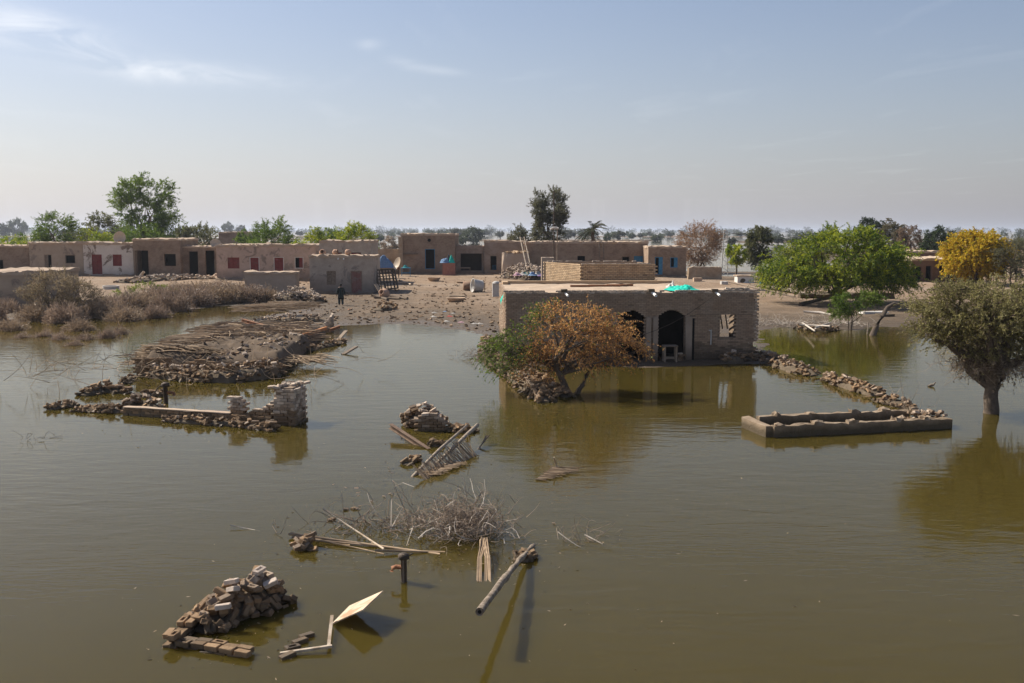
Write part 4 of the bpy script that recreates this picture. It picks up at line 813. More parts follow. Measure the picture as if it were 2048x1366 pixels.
def reedmat(label, a, b, n, top, ln, lean, jit=.1):
    root = thing('reed_mat', label, 'mat', a); mb = MB(); a, b = Vector(a), Vector(b)
    for k in range(n):
        t = (k+random.random()*.6)/n; p = a.lerp(b, t)+Vector((0, 0, random.uniform(-.05, .02))); d = Vector(lean)+Vector((random.gauss(0, jit), random.gauss(0, jit), random.gauss(0, jit*.5))); l = ln*random.uniform(.75, 1.1)*top(t); mb.tube([p-root.location-d*.3*l, p-root.location+d*l], [.016, .008], 4)
    mb.build('reeds', M_reed, root, kind='stuff'); return root
reedmat('half sunken woven reed mat spread beneath two pale poles', P(848, 958, .02), P(952, 905, .06), 95, lambda t: .8+.4*t, .62, (-.55, .35, .55), .12)
reedmat('half sunken woven reed mat spread beneath two pale poles', P(846, 948, .05), P(905, 925, .06), 60, lambda t: 1, .5, (.75, -.25, .05), .06)['group'] = 'reed mat pieces'
bpy.data.objects['reed_mat']['group'] = 'reed mat pieces'
reedmat('small triangular reed mat corner breaking the open water', P(1076, 960, .02), P(1118, 934, .10), 46, lambda t: .5+.6*t, .55, (.9, -.05, .0), .07)
stick('broken_stick', 'short pale stick standing above the small reed corner', 'stick', [P(1114, 936, .0), P(1108, 914, .38)], [.03, .02], M_plank)
# long log
a, b = P(958, 1224, .62), P(1063, 1098, -.02); ext = b+(b-a)*.22
lg = [a.lerp(ext, t)+Vector((random.uniform(-.012, .012), 0, random.uniform(-.012, .012)+.05*math.sin(3*t))) for t in np.linspace(0, 1, 18)]; lr = [.058+.010*math.sin(k*2.4)+random.uniform(-.012, .012)-.0008*k for k in range(18)]
log = stick('palm_log', 'thick knotted pale log rising out of the near water', 'log', lg, lr, mat('log_bark', (.13, .095, .065), (.44, .36, .275), 11, .95, 1.0, 26), n=10)
lb = MB(); lb.tube([a+(a-b).normalized()*.004, a+(a-b).normalized()*.006], [.03, .03], 8); o = link('end_shade_disc', lb.mesh('end_shade_disc', M_hole), log, -a)  # black disc paints the dark of a hollow on the solid log end
# branches heaps near
bh = thing('branch_heap', 'dense tangle of bare grey branches floating in the near water', 'branches', P(930, 1075))
debris('twigs', None, None, (-.05, .2, .22), 0.95, .85, .4, 760, .42, .007, M_twig, .35, parent=bh, kind='stuff')
wh_ = mat('bleached_twig', (.42, .36, .30), (.54, .48, .41), 5, .9, .2)
debris('branches', None, None, (-.1, .05, .12), 1.3, .8, .2, 46, .75, .013, wh_, .3, parent=bh, kind='stuff')
mb = MB()
for k in range(5): mb.tube(curve((0+.05*k, .5, .3), (.05+.15*(k-2), 1.0+.15*k, .7+.1*(k % 3)), .15, 6), [.012, .01, .008, .007, .005, .003], 5)
mb.build('upright_branch', wh_, bh)
rbn = thing('reed_bundle', 'upright strip of tied reeds below the branch tangle', 'reeds', P(968, 1160)); A, B = P(968, 1165, .0), P(968, 1078, .22); mb = MB()
for k in range(26):
    o1, o2 = random.uniform(-.12, .12), random.uniform(-.08, .08); mb.tube([A-rbn.location+Vector((o1*1.1, random.uniform(-.1, .1), -.03)), (A+B)/2-rbn.location+Vector((o1, 0, .04)), B-rbn.location+Vector((o2, 0, random.uniform(-.03, .05)))], .011, 4)
mb.build('reeds', M_reed, rbn, kind='stuff')
fp = [((578, 1068), (880, 1108), .03), ((600, 1078), (790, 1095), .02), ((582, 1066), (700, 1090), .022), ((640, 1080), (770, 1108), .012), ((590, 1072), (735, 1100), .018), ((584, 1074), (680, 1084), .02), ((750, 1101), (890, 1104), .026)]
for (c, d, r) in fp: stick('floating_pole', 'thin wooden pole in the floating bundle left of the branch tangle', 'pole', [P(*c, .07), (P(*c, .05)+P(*d, .03))/2, P(*d, .0)], [r, r*.9, r*.6], M_reed, 'floating thin poles')
stick('long_stick', 'straight pale stick slanting over the floating poles', 'stick', [P(646, 1018, .35), P(768, 1098, .02)], [.014, .02], M_plank)
stick('long_stick', 'thin twig sticking out of the water past the thin poles', 'stick', [P(460, 1051, .06), P(520, 1062, -.02)], .008, wh_)
stick('long_stick', 'thin upright twig left of the branch tangle', 'stick', [P(780, 1062, 0), P(805, 1015, .3)], [.012, .006], wh_)
lh = thing('twig_heap', 'loose arching bare twigs between floating poles and pale stick', 'branches', P(735, 1060)); debris('twigs', None, None, (0, .2, .08), 1.2, .8, .15, 110, .55, .009, M_twig, .25, bend=.35, parent=lh, kind='stuff')
th = thing('twig_heap', 'small curled dead twig in open water right of the log', 'branches', P(1175, 1080)); debris('twigs', None, None, (0, 0, .03), .7, .5, .08, 26, .4, .006, M_twig, .15, bend=.4, parent=th, kind='stuff'); MB().tube([(-.05, .1, .08), (.28, -.25, .0)], [.014, .008], 5).build('stem', wh_, th)
tw = thing('twig_heap', 'tiny curled twig in the water below the low wall', 'branches', P(85, 880)); debris('twigs', None, None, (0, 0, .03), .5, .3, .08, 10, .4, .007, M_bark, .25, bend=.4, parent=tw, kind='stuff')
for i, (u, v) in enumerate(((767, 993), (780, 988), (1107, 1047), (743, 1003))):
    mb = MB(); mb.tube([P(u-4, v, -.02), P(u+3, v-2, .05)], [.012, .006], 4); mb.tube([P(u, v, -.01), P(u+5, v+1, .03)], [.01, .005], 4); tag(mb.build('twig_stub', M_twig), 'small twig stub breaking the calm water', 'twig', 'twig stubs in the water')
# overturned table: board and battens
A, Dd, Bq, C = P(665, 1249, .0), P(700, 1213, .02), P(727, 1221, .36), P(767, 1183, .40); nv = (Bq-A).cross(Dd-A).normalized()*.018
mb = MB(); mb.add([A, Bq, C, Dd, A+nv, Bq+nv, C+nv, Dd+nv], [(0, 1, 2, 3), (7, 6, 5, 4), (0, 4, 5, 1), (1, 5, 6, 2), (2, 6, 7, 3), (3, 7, 4, 0)])
bd = tag(mb.build('plywood_board', M_ply), 'pale plywood board tilted up out of the near water', 'board')
tag(MB().beam(P(664, 1232, .12), P(657, 1295, .06), .05, .035).build('wooden_batten', M_plank), 'pale upright batten at the plywood board corner', 'batten')
tag(MB().beam(P(560, 1307, .03), P(664, 1292, .08), .05, .035).build('wooden_batten', M_plank), 'long pale batten lying over the row of wet bricks', 'batten')
# hand pumps
def pump(label, p, s, m, flip=1):
    r = thing('hand_pump', label, 'pump', p); MB().tube([(0, 0, -.4), (0, 0, .42*s)], .055*s, 10).build('barrel', m, r, True); MB().lathe((0, 0, .40*s), [(.06*s, 0), (.10*s, .02*s), (.10*s, .09*s), (.05*s, .12*s), (0.002, .13*s)], 12).build('head', m, r, True)
    MB().tube([(0, 0, .26*s), (-.14*s*flip, 0, .27*s), (-.2*s*flip, 0, .25*s), (-.215*s*flip, 0, .19*s)], [.04*s]*4, 9).build('spout', M_rust, r, True); return r
p1 = pump('rusty hand pump with left pointing spout in the near water', P(808, 1163), 1.0, M_iron); MB().beam((.0, -.09, -.05), (.0, -.08, .52), .03, .02).build('handle', M_wood, p1); MB().tube([(.06, 0, .45), (.16, .05, .5)], .012, 5).build('pivot', M_iron, p1)
p2 = pump('dark hand pump with long curved handle behind the low wall', P(332, 806), 1.45, M_iron, -1); MB().tube([(0, 0, .62), (-.12, 0, .66), (-.28, 0, .55), (-.4, 0, .38), (-.52, .05, .3)], [.035, .03, .025, .022, .02], 6).build('handle', M_iron, p2)
# low wall with brick pier
lw = thing('low_wall', 'low plaster topped brick wall rising to a square brick pier in the water', 'ruin', P(400, 840)); O = lw.location
A, B = P(248, 830), P(548, 849); course(lw, A+Vector((0, 0, 0)), B, 4, -.1, 'wet', .012, 2, .0)
d = (B-A).normalized(); nn = Vector((-d.y, d.x, 0)); ang = math.atan2(d.y, d.x); L = (B-A).length
MB().box((A+B)/2-O+nn*.06+Vector((0, 0, .0)), (L, .2, .4), (0, 0, ang)).build('mortar_core', M_core, lw)
cp = rough_slab(0, L*.72, -.055, .2, .262, .295, .012, .3); cp.V = [tuple(A-O+d*v[0]+nn*v[1]+Vector((0, 0, v[2]))) for v in cp.V]; cp.build('plaster_cap', M_roofmud, lw)
course(lw, P(462, 842)+nn*.02, P(490, 844)+nn*.02, 7, .2, 'dry', .02, 2, .0, lambda t: 6 if t < .8 else 4)
course(lw, P(500, 845), P(545, 848), 6, .2, 'dry', .02, 2, .0, lambda t: 1+4*t)
pier = thing('brick_pier', 'square broken brick pier standing at the end of the low wall', 'pier', P(585, 848)); A, B = P(549, 849.5), P(588, 851); d = (B-A).normalized(); nn = Vector((-d.y, d.x, 0))
MB().box((A+B)/2-pier.location+nn*.42+Vector((0, 0, .45)), (.55, .75, 1.5), (0, 0, math.atan2(d.y, d.x))).build('mortar_core', M_mortar, pier)
C = B+nn*.95; D_ = A+nn*.95
cut = lambda t: 13-2.2*(t < .3)-random.random()*1.3
course(pier, A, B, 14, -.1, 'dry', .016, 1, .02, cut, .098); course(pier, B+nn*.02, C, 14, -.1, 'dry', .016, 1, .02, lambda t: 13-random.random(), .098); course(pier, D_, A+nn*.1, 14, -.1, 'dry', .016, 1, .02, cut, .098)
for k in range(26): lay(pier, A.lerp(C, random.random())+Vector((random.uniform(-.25, .25), random.uniform(-.1, .3), 1.18+random.random()*.1)), 'dry', (random.uniform(-.2, .2), random.uniform(-.2, .2), random.random()*6))
pile('brick_rubble', 'dark bricks heaped along the foot of the low wall', 'rubble', [(325, 842), (400, 848), (470, 852), (548, 862)], .4, [.15, .24, .24, .26], 110, .2)
pile('brick_rubble', 'pale bricks heaped on the low wall beside the dark hand pump', 'rubble', [(245, 822), (275, 812), (320, 822)], [.5, .6, .3], [.35, .5, .4], 46, .8)
pile('brick_rubble', 'scattered wet bricks trailing off the low wall into the water', 'rubble', [(240, 826), (180, 822), (150, 822)], .5, [.3, .2, .1], 50, .1)
pile('brick_rubble', 'dark wet brick clump at the far end of the ruined walls', 'rubble', [(98, 820), (130, 814), (150, 810)], .5, [.16, .25, .1], 26, .1)
pile('brick_rubble', 'low dark brick bank beyond the dark hand pump', 'rubble', [(165, 792), (210, 782), (262, 787)], [.6, .9, .4], [.25, .42, .2], 80, .1)
pile('brick_rubble', 'small dark brick remnant right beside the dark hand pump', 'rubble', [(283, 793), (335, 792)], .4, .22, 30, .1)
pile('brick_rubble', 'few dark bricks near the ruined house corner', 'rubble', [(248, 768), (264, 758)], .4, .22, 18, .1)
# collapsed house: mud roof lying on broken walls
cr = thing('collapsed_house', 'collapsed mud and reed roof lying on broken brick walls in the water', 'ruin', P(420, 745)); O = cr.location
q00, q10, q11, q01 = P(274, 752), P(562, 748), P(655, 668), P(440, 665); ni, nj = 70, 50; V = []; F = []
for j in range(nj+1):
    for i in range(ni+1):
        s_, t = i/ni, j/nj; p = q00.lerp(q10, s_).lerp(q01.lerp(q11, s_), t); e = min(s_, 1-s_, t, 1-t)
        h = .85*(1-.4*t)*min(1, e/.06)**.5+fbm(np.array([p.x*.9]), np.array([p.y*.9]), 21)[0]*.95*min(1, e*8)+fbm(np.array([p.x*4]), np.array([p.y*4]), 5)[0]*.16*min(1, e*8)-.12*(e == 0); V.append(p-O+Vector((0, 0, h-(.3 if e == 0 else 0))))
for j in range(nj):
    for i in range(ni): a = j*(ni+1)+i; F.append((a, a+1, a+ni+2, a+ni+1))
VA = np.array([list(v_) for v_ in V])+np.array(list(O))
def roof_z(p):
    d_ = (VA[:, 0]-p.x)**2+(VA[:, 1]-p.y)**2; i_ = int(np.argmin(d_)); return max(float(VA[i_, 2]), .25)+.02
clod = MB()
for k in range(170):
    v_ = V[random.randrange(len(V))]; s_ = random.uniform(.03, .11); clod.box(v_+Vector((random.uniform(-.15, .15), random.uniform(-.15, .15), .02)), (s_*1.4, s_, s_*.7), (random.uniform(-.5, .5), random.uniform(-.5, .5), random.random()*6), jit=s_*.2)
clod.build('clods', M_core, cr, kind='stuff')
MB().add(V, F).build('mud_roof', mat('roof_earth', (.085, .06, .04), (.155, .113, .076), 1.4, 1, .9, 7), cr, True)
course(cr, q00+Vector((-.05, 0, 0)), q10, 9, -.05, 'wet', .03, 1, .05, lambda t: 8-3*abs(math.sin(t*7))*(t > .25), .092)
rub = pile('brick_rubble', 'long slope of fallen bricks before the collapsed roof', 'rubble', [(290, 752), (370, 758), (450, 762), (520, 757), (560, 748)], [.7, 1.3, 1.6, 1.2, .8], [.5, .6, .72, .85, .7], 290, .5)
lay(rub, P(548, 742, .3), 'dry', (1.2, .2, .3), s=(2.4, 3, 1))
course(cr, P(540, 740), P(566, 722), 11, .0, 'dry', .02, 1, .03, lambda t: 8+3*t)
def thatch(root, a, b, wdt, n, ln, ang, spread, z0, r=.021, zj=.14):
    mb = MB()
    for k in range(n):
        p = a.lerp(b, random.random())+Vector((random.gauss(0, wdt), random.gauss(0, wdt), 0)); g = ang+random.gauss(0, spread); l = ln*random.uniform(.5, 1.2); z = z0(p)+random.random()*zj+.05; dz = random.gauss(0, .05)
        mb.tube([p-root.location+Vector((-math.cos(g)*l/2, -math.sin(g)*l/2, z-dz)), p-root.location+Vector((random.gauss(0, .03), random.gauss(0, .03), z+.04)), p-root.location+Vector((math.cos(g)*l/2, math.sin(g)*l/2, z+dz))], [r, r, r*.5], 4)
    mb.build('reed_thatch', M_reed, root, kind='stuff')
thatch(cr, P(300, 728), P(470, 690), .35, 420, 1.8, .12, .25, roof_z)
thatch(cr, P(285, 742), P(420, 742), .22, 190, 1.6, -.25, .25, roof_z)
thatch(cr, P(330, 715), P(520, 700), .6, 260, 1.5, .8, .9, roof_z)
for k in range(110):
    t_ = random.random(); p_ = P(380+t_*230, 722-t_*40+random.gauss(0, 7), .75-.2*t_); p_.z = roof_z(p_)+.02; lay(cr, p_, 'dry' if k % 3 else 'wet')
thatch(cr, P(440, 702), P(600, 680), .5, 300, 1.3, .4, .8, roof_z)
thatch(cr, P(470, 690), P(620, 690), .7, 260, 1.7, .5, .6, roof_z)
thatch(cr, P(560, 740), P(640, 730), .3, 60, 1.6, -.6, .4, lambda p: .12, zj=.3)
thatch(cr, P(430, 672), P(580, 660), .8, 260, 2.0, .35, .5, roof_z)
rp = thing('reed_stack', 'long bundle of grey roof reeds stacked behind the collapsed house', 'reeds', PG(575, 640)); thatch(rp, PG(520, 640), PG(598, 630), .45, 330, 3.2, .05, .12, lambda p: .55, .022, .35)
debris('loose_reeds', None, None, (-1.5, -2, .5), 7, 4, .3, 160, 1.3, .012, M_reed, .15, bend=.06, parent=cr, kind='stuff')
pile('brick_rubble', 'grey rubble under the reed stack', 'rubble', None, [1.6, 2.2, 1.6], [.5, .7, .4], 130, .9, wpts=[PG(500, 655), PG(560, 648), PG(640, 640)])
pile('brick_rubble', 'pale rubble heap at the corner of the small grey house', 'rubble', None, [2.0, 3.6, 3.0, 1.5], [.7, 1.5, 1.3, .5], 290, 1.4, wpts=[PG(548, 610), PG(580, 605), PG(612, 603), PG(640, 606)], s=1.15)
bk = thing('brick_pier', 'narrow broken brick wall end by the rusty beams', 'pier', P(652, 668)); course(bk, PG(645, 668), PG(662, 668), 13, -.1, 'dry', .02, 2, .02, lambda t: 5+9*t, .09); course(bk, PG(662, 668), PG(666, 660), 13, -.1, 'dry', .02, 1, .02, lambda t: 12, .09)
bk = thing('wall_stub', 'dark leaning wall stub below the orange rusty beam', 'ruin', P(600, 700)); course(bk, P(585, 702), P(618, 694), 7, -.1, 'wet', .02, 2, .02, lambda t: 3+4*t)
pile('brick_rubble', 'dark wet rubble beside the plank at the shore', 'rubble', [(615, 702), (650, 694), (690, 684)], [.6, .8, .6], .25, 70, .1)
ibeam('bright orange rusty beam resting on the wall stub', P(558, 686, .55), P(653, 656, .7), .17, mat('orange_rust', (.42, .17, .06), (.50, .25, .12), 3, .8, .3)); ibeam('dark beam under the orange rusty beam', P(553, 700, .35), P(600, 683, .5), .15)
ibeam('dark rusty beam slanting across the reed pile', P(483, 640, .75), P(568, 664, .45), .2); ibeam('short dark rusty beam end at the back of the ruin', P(422, 668, .25), P(462, 671, .35), .2); ibeam('short dark beam end behind the broken wall end', P(660, 660, .45), P(680, 653, .5), .16)
for a, b, l in (((667, 690), (692, 662), 'weathered plank leaning at the shore by the rusty beams'), ((686, 709), (713, 693), 'pale plank half sunk in the open water')): tag(MB().beam(P(*a, .0), P(*b, .28), .2, .07).build('wooden_plank', M_wood), l, 'plank')
stick('long_stick', 'long bare stick leaning over the collapsed roof edge', 'stick', [P(440, 668, .4), P(505, 620, 1.0)], [.03, .02], M_wood)
# right side: rubble line, plinth
pile('brick_rubble', 'long line of fallen bricks running from the flooded house corner', 'rubble', [(1515, 712), (1550, 728), (1590, 742), (1628, 752)], [.9, 1.2, 1.1, .7], [.3, .5, .5, .3], 190, .55)
pile('brick_rubble', 'second stretch of fallen bricks in the line toward the plinth', 'rubble', [(1648, 758), (1700, 775), (1755, 793)], [.5, 1.0, .8], [.3, .45, .35], 130, .35)
pile('brick_rubble', 'brick clump at the end of the line behind the plinth', 'rubble', [(1762, 802), (1800, 812), (1822, 819)], [.6, .8, .4], [.3, .34, .15], 50, .4)
pl = thing('sunken_plinth', 'long rectangular plastered foundation with small stubs standing above the water', 'foundation', P(1548, 876)); A = P(1548, 875.5); B = P(1504, 857); C = P(1905, 857.5); dx = (C-A).normalized(); dy = Vector((-dx.y, dx.x, 0)); Wd = (B-A).dot(dy); Ln = (C-A).length; O = pl.location
def lp(x, y, z): return A-O+dx*x+dy*y+Vector((0, 0, z))
M_pl = mat('plinth_plaster', (.24, .175, .115), (.34, .26, .18), 2.5, .95, .8, 14, c3=(.19, .14, .092), wet=((.085, .062, .034), .14, .37))
az = math.atan2(dx.y, dx.x)
def lbox(x0, x1, y0, y1, z0, z1, nm, jit=.015):
    s_ = sag(rough_slab(x0, x1, y0, y1, z0, z1, jit*1.6, .2), .05 if x1-x0 > 1 else .02); s_.V = [tuple(lp(*v)) for v in s_.V]; s_.build(nm, M_pl, pl)
HW = .36; lbox(0, Ln, 0, .24, -.6, HW, 'foundation_wall'); lbox(.25, Ln-.55, Wd-.02, Wd+.24, -.6, HW, 'foundation_wall'); lbox(-.24, .02, .1, Wd+.24, -.6, HW-.02, 'foundation_wall'); lbox(2.0, 2.18, .25, Wd-.03, -.6, .2, 'cross_wall')
for x in (.12, 1.35, 2.5, 4.1, 5.1): q_ = random.uniform(.2, .36); lbox(x, x+q_, -.02+random.uniform(-.03, .03), .24, HW-.05, HW+random.uniform(.03, .12), 'stub', .03)
for x in (.8, 1.95, 3.5, 4.6, 5.7): q_ = random.uniform(.2, .34); lbox(x, x+q_, Wd, Wd+.25+random.uniform(-.03, .03), HW-.05, HW+random.uniform(.03, .12), 'stub', .03)
pile('brick_rubble', 'pale bricks fallen in the right end of the plinth', 'rubble', None, [.8, 1.1, .6], [.42, .5, .4], 50, 1.2, wpts=[O+lp(5.0, .8, 0), O+lp(5.8, .8, 0), O+lp(6.3, .4, 0)])
pile('brick_rubble', 'bricks fallen in the shade under the see-through window', 'rubble', None, [.6, 1.0, .6], [.3, .55, .3], 46, .6, wpts=[wpt(lx(1440), -.5, .05), wpt(lx(1462), -.6, .05), wpt(lx(1488), -.5, .05)])
pile('brick_rubble', 'dark bricks at the foot of the flooded house corner', 'rubble', None, [.8, 1.0], [.4, .3], 60, .15, wpts=[wpt(lx(1500), -.1, 0), wpt(lx(1523), .2, 0)])
pile('brick_rubble', 'bank of tumbled bricks in the flood beside the flooded tree', 'rubble', [(985, 722), (1030, 745), (1060, 770), (1090, 805)], [1.0, 1.5, 1.6, .7], [.35, .55, .7, .3], 290, .25)
pile('brick_rubble', 'dark bricks heaped against the flooded tree trunk', 'rubble', [(1075, 770), (1105, 785), (1135, 795)], [1.2, 1.3, .6], [.55, .45, .2], 130, .1)
cw = thing('wall_stub', 'leaning courses of a broken wall in the brick bank', 'ruin', P(1060, 775)); course(cw, P(1032, 752), P(1078, 806), 6, -.1, 'dry', .02, 1, .02, lambda t: 3+3*math.sin(t*3))
pile('brick_rubble', 'pale rubble along the foot of the house side wall', 'rubble', None, [.8, 1.0, .9], [.35, .4, .3], 90, .9, wpts=[wpt(-.7, .4, .05), wpt(-.8, 4, .1), wpt(-.6, 8.5, .2)])
dr = P(960, 715); dl = thing('drift_branches', 'grey drift branches caught left of the brick bank', 'branches', dr); debris('twigs', None, None, (0, 0, .1), .9, .6, .25, 120, .5, .008, M_twig, .2, parent=dl, kind='stuff')
pile('debris_heap', 'low heap of bricks and bleached branches in the right water', 'rubble', [(1598, 656), (1640, 662), (1676, 660)], [.8, 1.1, .6], [.25, .4, .2], 90, .2)
for a, b in (((1600, 650), (1660, 652)), ((1605, 646), (1630, 662)), ((1630, 656), (1662, 645))): stick('bleached_branch', 'bleached branch lying on the low heap in the right water', 'branch', [P(*a, .35), P(*b, .45)], [.07, .04], wh_, 'branches on the low heap')
bl = thing('bleached_brush', 'pale dead branches along the right mud shore', 'branches', PG(1560, 650)); debris('twigs', None, None, (0, 0, .1), 5.0, 1.0, .15, 260, .7, .012, wh_, .25, parent=bl, kind='stuff')
bl = thing('bleached_brush', 'curled white roots below the small sapling', 'branches', PG(1690, 652)); debris('twigs', None, None, (0, 0, .1), 1.6, .6, .2, 40, .6, .016, wh_, .3, parent=bl, kind='stuff', bend=.4)
# ---------------------------------------------------------------- things on and around the houses
def four_leg(name, label, cat, p, w, d, h, m, rz=0, top=.05, rail=None, lr=.05):
    r = thing(name, label, cat, p, rz); MB().box((0, 0, h-top/2), (w, d, top), jit=.006).build('top', m, r)
    for sx in (-1, 1):
        for sy in (-1, 1): MB().b2(sx*(w/2-lr)-lr/2, sx*(w/2-lr)+lr/2, sy*(d/2-lr)-lr/2, sy*(d/2-lr)+lr/2, -.1, h-top-.002).build('leg', m, r)
    if rail: MB().b2(-w/2+lr*1.5, w/2-lr*1.5, -d/2+lr*.75, -d/2+lr*1.2, rail, rail+.06).build('rail', m, r); MB().b2(-w/2+lr*1.5, w/2-lr*1.5, d/2-lr*1.2, d/2-lr*.75, rail, rail+.06).build('rail', m, r)
    return r
tp = wpt((lx(1323)+lx(1352))/2, -.55, .0); four_leg('wooden_table', 'weathered wooden table standing at the dark arch', 'table', tp, lx(1352)-lx(1323), .55, .82, M_wood, RZ, .05, .2, .07)
bs_ = thing('brick_stack', 'small stack of bricks beside the wooden table', 'bricks', wpt(lx(1363), -.3, .0))
for k in range(10): lay(bs_, bs_.location+Vector((random.uniform(-.12, .12), random.uniform(-.06, .06), .04+.04*k)), 'dry', (0, 0, random.uniform(-.3, .3)))
def cloth(name, label, c, rx, ry, h, m, seed=1, peaks=((0, 0, 1),), cat='cloth', parent=None, n=26):
    V = []; F = []
    for j in range(n+1):
        for i in range(n+1):
            a, b = i/n*2-1, j/n*2-1; r = math.hypot(a, b); e = 1+.25*fbm(np.array([math.atan2(b, a)*1.3+9]), np.array([seed*1.0]), seed)[0]
            wr2 = .28*abs(fbm(np.array([a*6+seed*3]), np.array([b*6]), seed+4)[0])*h; z = wr2+sum(hh*math.exp(-((a-pa)**2+(b-pb)**2)*2.2)*.75 for pa, pb, hh in peaks)*h+h*1.5*fbm(np.array([a*2.6+seed]), np.array([b*2.6]), seed)[0]; V.append(Vector((a*rx*e*(1 if r < 1 else 1/r), b*ry*e*(1 if r < 1 else 1/r), max(z*max(0, 1-r**3), .012))))
    for j in range(n):
        for i in range(n): q = j*(n+1)+i; F.append((q, q+1, q+n+2, q+n+1))
    mb = MB().add(V, F); o = link(name, mb.mesh(name, m, True), parent, c)
    if label: tag(o, label, cat)
    return o
cloth('tarpaulin', 'bright turquoise plastic sheet crumpled on the flat mud roof', wpt(lx(1384)-.1, 1.6, FHT+.02), .85, 1.3, .34, M_teal, 3, ((.25, .2, 1.0), (-.3, -.2, .35)), n=44)
cloth('white_sack', 'small white bundle behind the turquoise sheet', wpt(lx(1376), 3.9, FHT+.0), .3, .3, .4, M_white, 6)
g_ = cloth('green_rag', 'bright green rag hanging at the roof corner', (0, 0, 0), .3, .3, .12, M_teal, 8); g_.location = wpt(-.12, 1.2, FHT-.35); g_.rotation_euler = (0, -1.3, 0)
cp_ = PG(991, 600); ct = thing('concrete_trough', 'upright grey concrete trough standing behind the roof corner', 'trough', PG(992.5, 593)); MB().loft([[Vector((a, b, z)) for a, b in ((-.32, -.18), (.32, -.18), (.36, .18), (-.36, .18))] for z in (-.2, 1.1, 1.2)]).build('body', M_conc, ct); MB().lathe((0, 0, 1.19), [(.34, -.05), (.3, .08), (.15, .15), (0.002, .17)], 14).build('rounded_top', M_conc, ct, True)
# lamp mast and antenna
def mast(name, label, u, vt, Y, r, m, cat): g = gz(at(u, 500, Y).x, Y); b = at(u, 500, Y); t = at(u, vt, Y).z; rt_ = thing(name, label, cat, (b.x, Y, g)); MB().tube([(0, 0, -.3), (0, 0, t-g)], [r, r*.7], 7).build('pole', m, rt_); return rt_, t-g
am, ht = mast('antenna_mast', 'tall thin antenna mast beside the hooded lamp pole', 1107.5, 382, 100, .075, M_iron, 'mast')
lm, ht = mast('lamp_pole', 'pole with a curved hooded lamp among the brick houses', 1114.5, 456, 95, .07, M_wood, 'lamp'); MB().tube([(.1, 0, ht-.05), (-.1, 0, ht+.0), (-.4, 0, ht), (-.62, 0, ht-.1), (-.7, 0, ht-.35)], [.09, .12, .12, .09, .05], 8).build('hood', M_conc, lm, True)
# lattice electricity pole
Yl = 134; b = at(1449, 555, Yl); lt = thing('lattice_pole', 'steel lattice electricity pole on the right bank', 'pole', (b.x, Yl, gz(b.x, Yl))); hl = at(1449, 463, Yl).z-lt.location.z; mb = MB()
for s_ in (-1, 1): mb.beam((s_*.45, 0, -.3), (s_*.22, 0, hl), .09)
mb.build('leg', M_conc, lt); mb = MB()
for k in range(12): z = hl*k/12; w0 = .45-.23*k/12; w1 = .45-.23*(k+1)/12; mb.beam((-w0*(1 if k % 2 else -1), .0, z), (w1*(1 if k % 2 else -1), .0, z+hl/12), .045)
mb.build('bracing', M_conc, lt); MB().b2(-.3, .3, -.1, .1, hl+.001, hl+.1).build('cap', M_conc, lt)
pw = at(1449, 464, Yl); 
for k in range(2): e = Vector((pw.x+26, Yl+30, 6.2+k*.8)); tag(MB().tube([pw.lerp(e, t)-Vector((0, 0, 1.2*math.sin(math.pi*t))) for t in np.linspace(0, 1, 12)], .018, 4).build('power_line', M_iron), 'thin sagging power line from the lattice pole', 'wire', 'power lines')
# ladders
def ladder(label, a, b, w, n, m): 
    a, b = Vector(a), Vector(b); r = thing('ladder', label, 'ladder', a)
    for s_ in (-1, 1): MB().beam(Vector((s_*w/2, 0, 0)), b-a+Vector((s_*w/2, 0, 0)), .09).build('rail', m, r)
    for k in range(n): c = (b-a)*((k+.7)/n); MB().beam(c+Vector((-w/2, -.06, 0)), c+Vector((w/2, -.06, 0)), .06).build('rung', m, r)
g0 = at(1204, 545, 122.6); gl = gz(g0.x, 122.6); ladder('wooden ladder leaning against the long brick house', (g0.x+.1, 122.4, gl), (at(1202, 484, 123.6).x, 123.75, at(1202, 484, 123.6).z), .5, 9, M_wood)
g0 = at(1062, 530, 116); ladder('long pale ladder leaning on the ruined row beside the mud hut', (g0.x, 116, gz(g0.x, 116)), (at(1044, 474, 123.5).x, 123.7, at(1044, 474, 123.5).z), .5, 10, M_plank)
# mud hut and debris of the middle yard
Yq = 123; c = at(1031, 530, Yq); hut = thing('mud_hut', 'round sided mud store with ragged rubble top among the ruins', 'hut', (c.x, Yq, gz(c.x, Yq))); wq = 57*Yq/FPX/2; hq = at(1031, 505, Yq).z-hut.location.z
MB().loft([[Vector((math.copysign(abs(math.cos(g))**.45, math.cos(g))*wq*s_*random.uniform(.95, 1.04), math.copysign(abs(math.sin(g))**.45, math.sin(g))*wq*.8*s_, z+random.uniform(-.08, .08)*(z > hq-.3))) for g in np.linspace(0, 2*math.pi, 17)[:-1]] for z, s_ in ((-.3, .96), (.7, 1.0), (1.4, 1.02), (hq-.4, .97), (hq-.05, .93))]).build('wall', PL5, hut); mb = MB()
for k in range(40): a_ = random.random()*6.3; mb.box((math.cos(a_)*wq*random.uniform(.3, .98), math.sin(a_)*wq*random.uniform(.3, .98), hq+random.random()*.12), (.5, .3, .14), (random.uniform(-.3, .3), random.uniform(-.3, .3), random.random()*6), jit=.05)
mb.build('rubble_top', M_bricktan, hut, kind='stuff')
building('mud_wall_block', 'broken mud wall block beside the tan brick room', 1083, 1108, 515, 565, 1.2, PL5, [], Y=72, roof=None, cat='wall')
pile('brick_rubble', 'heap of broken bricks and timber before the mud store', 'rubble', None, [3, 5, 4], [.9, 1.9, 1.4], 230, 1.3, s=1.4, wpts=[PG(1008, 555), PG(1045, 557), PG(1085, 559)])
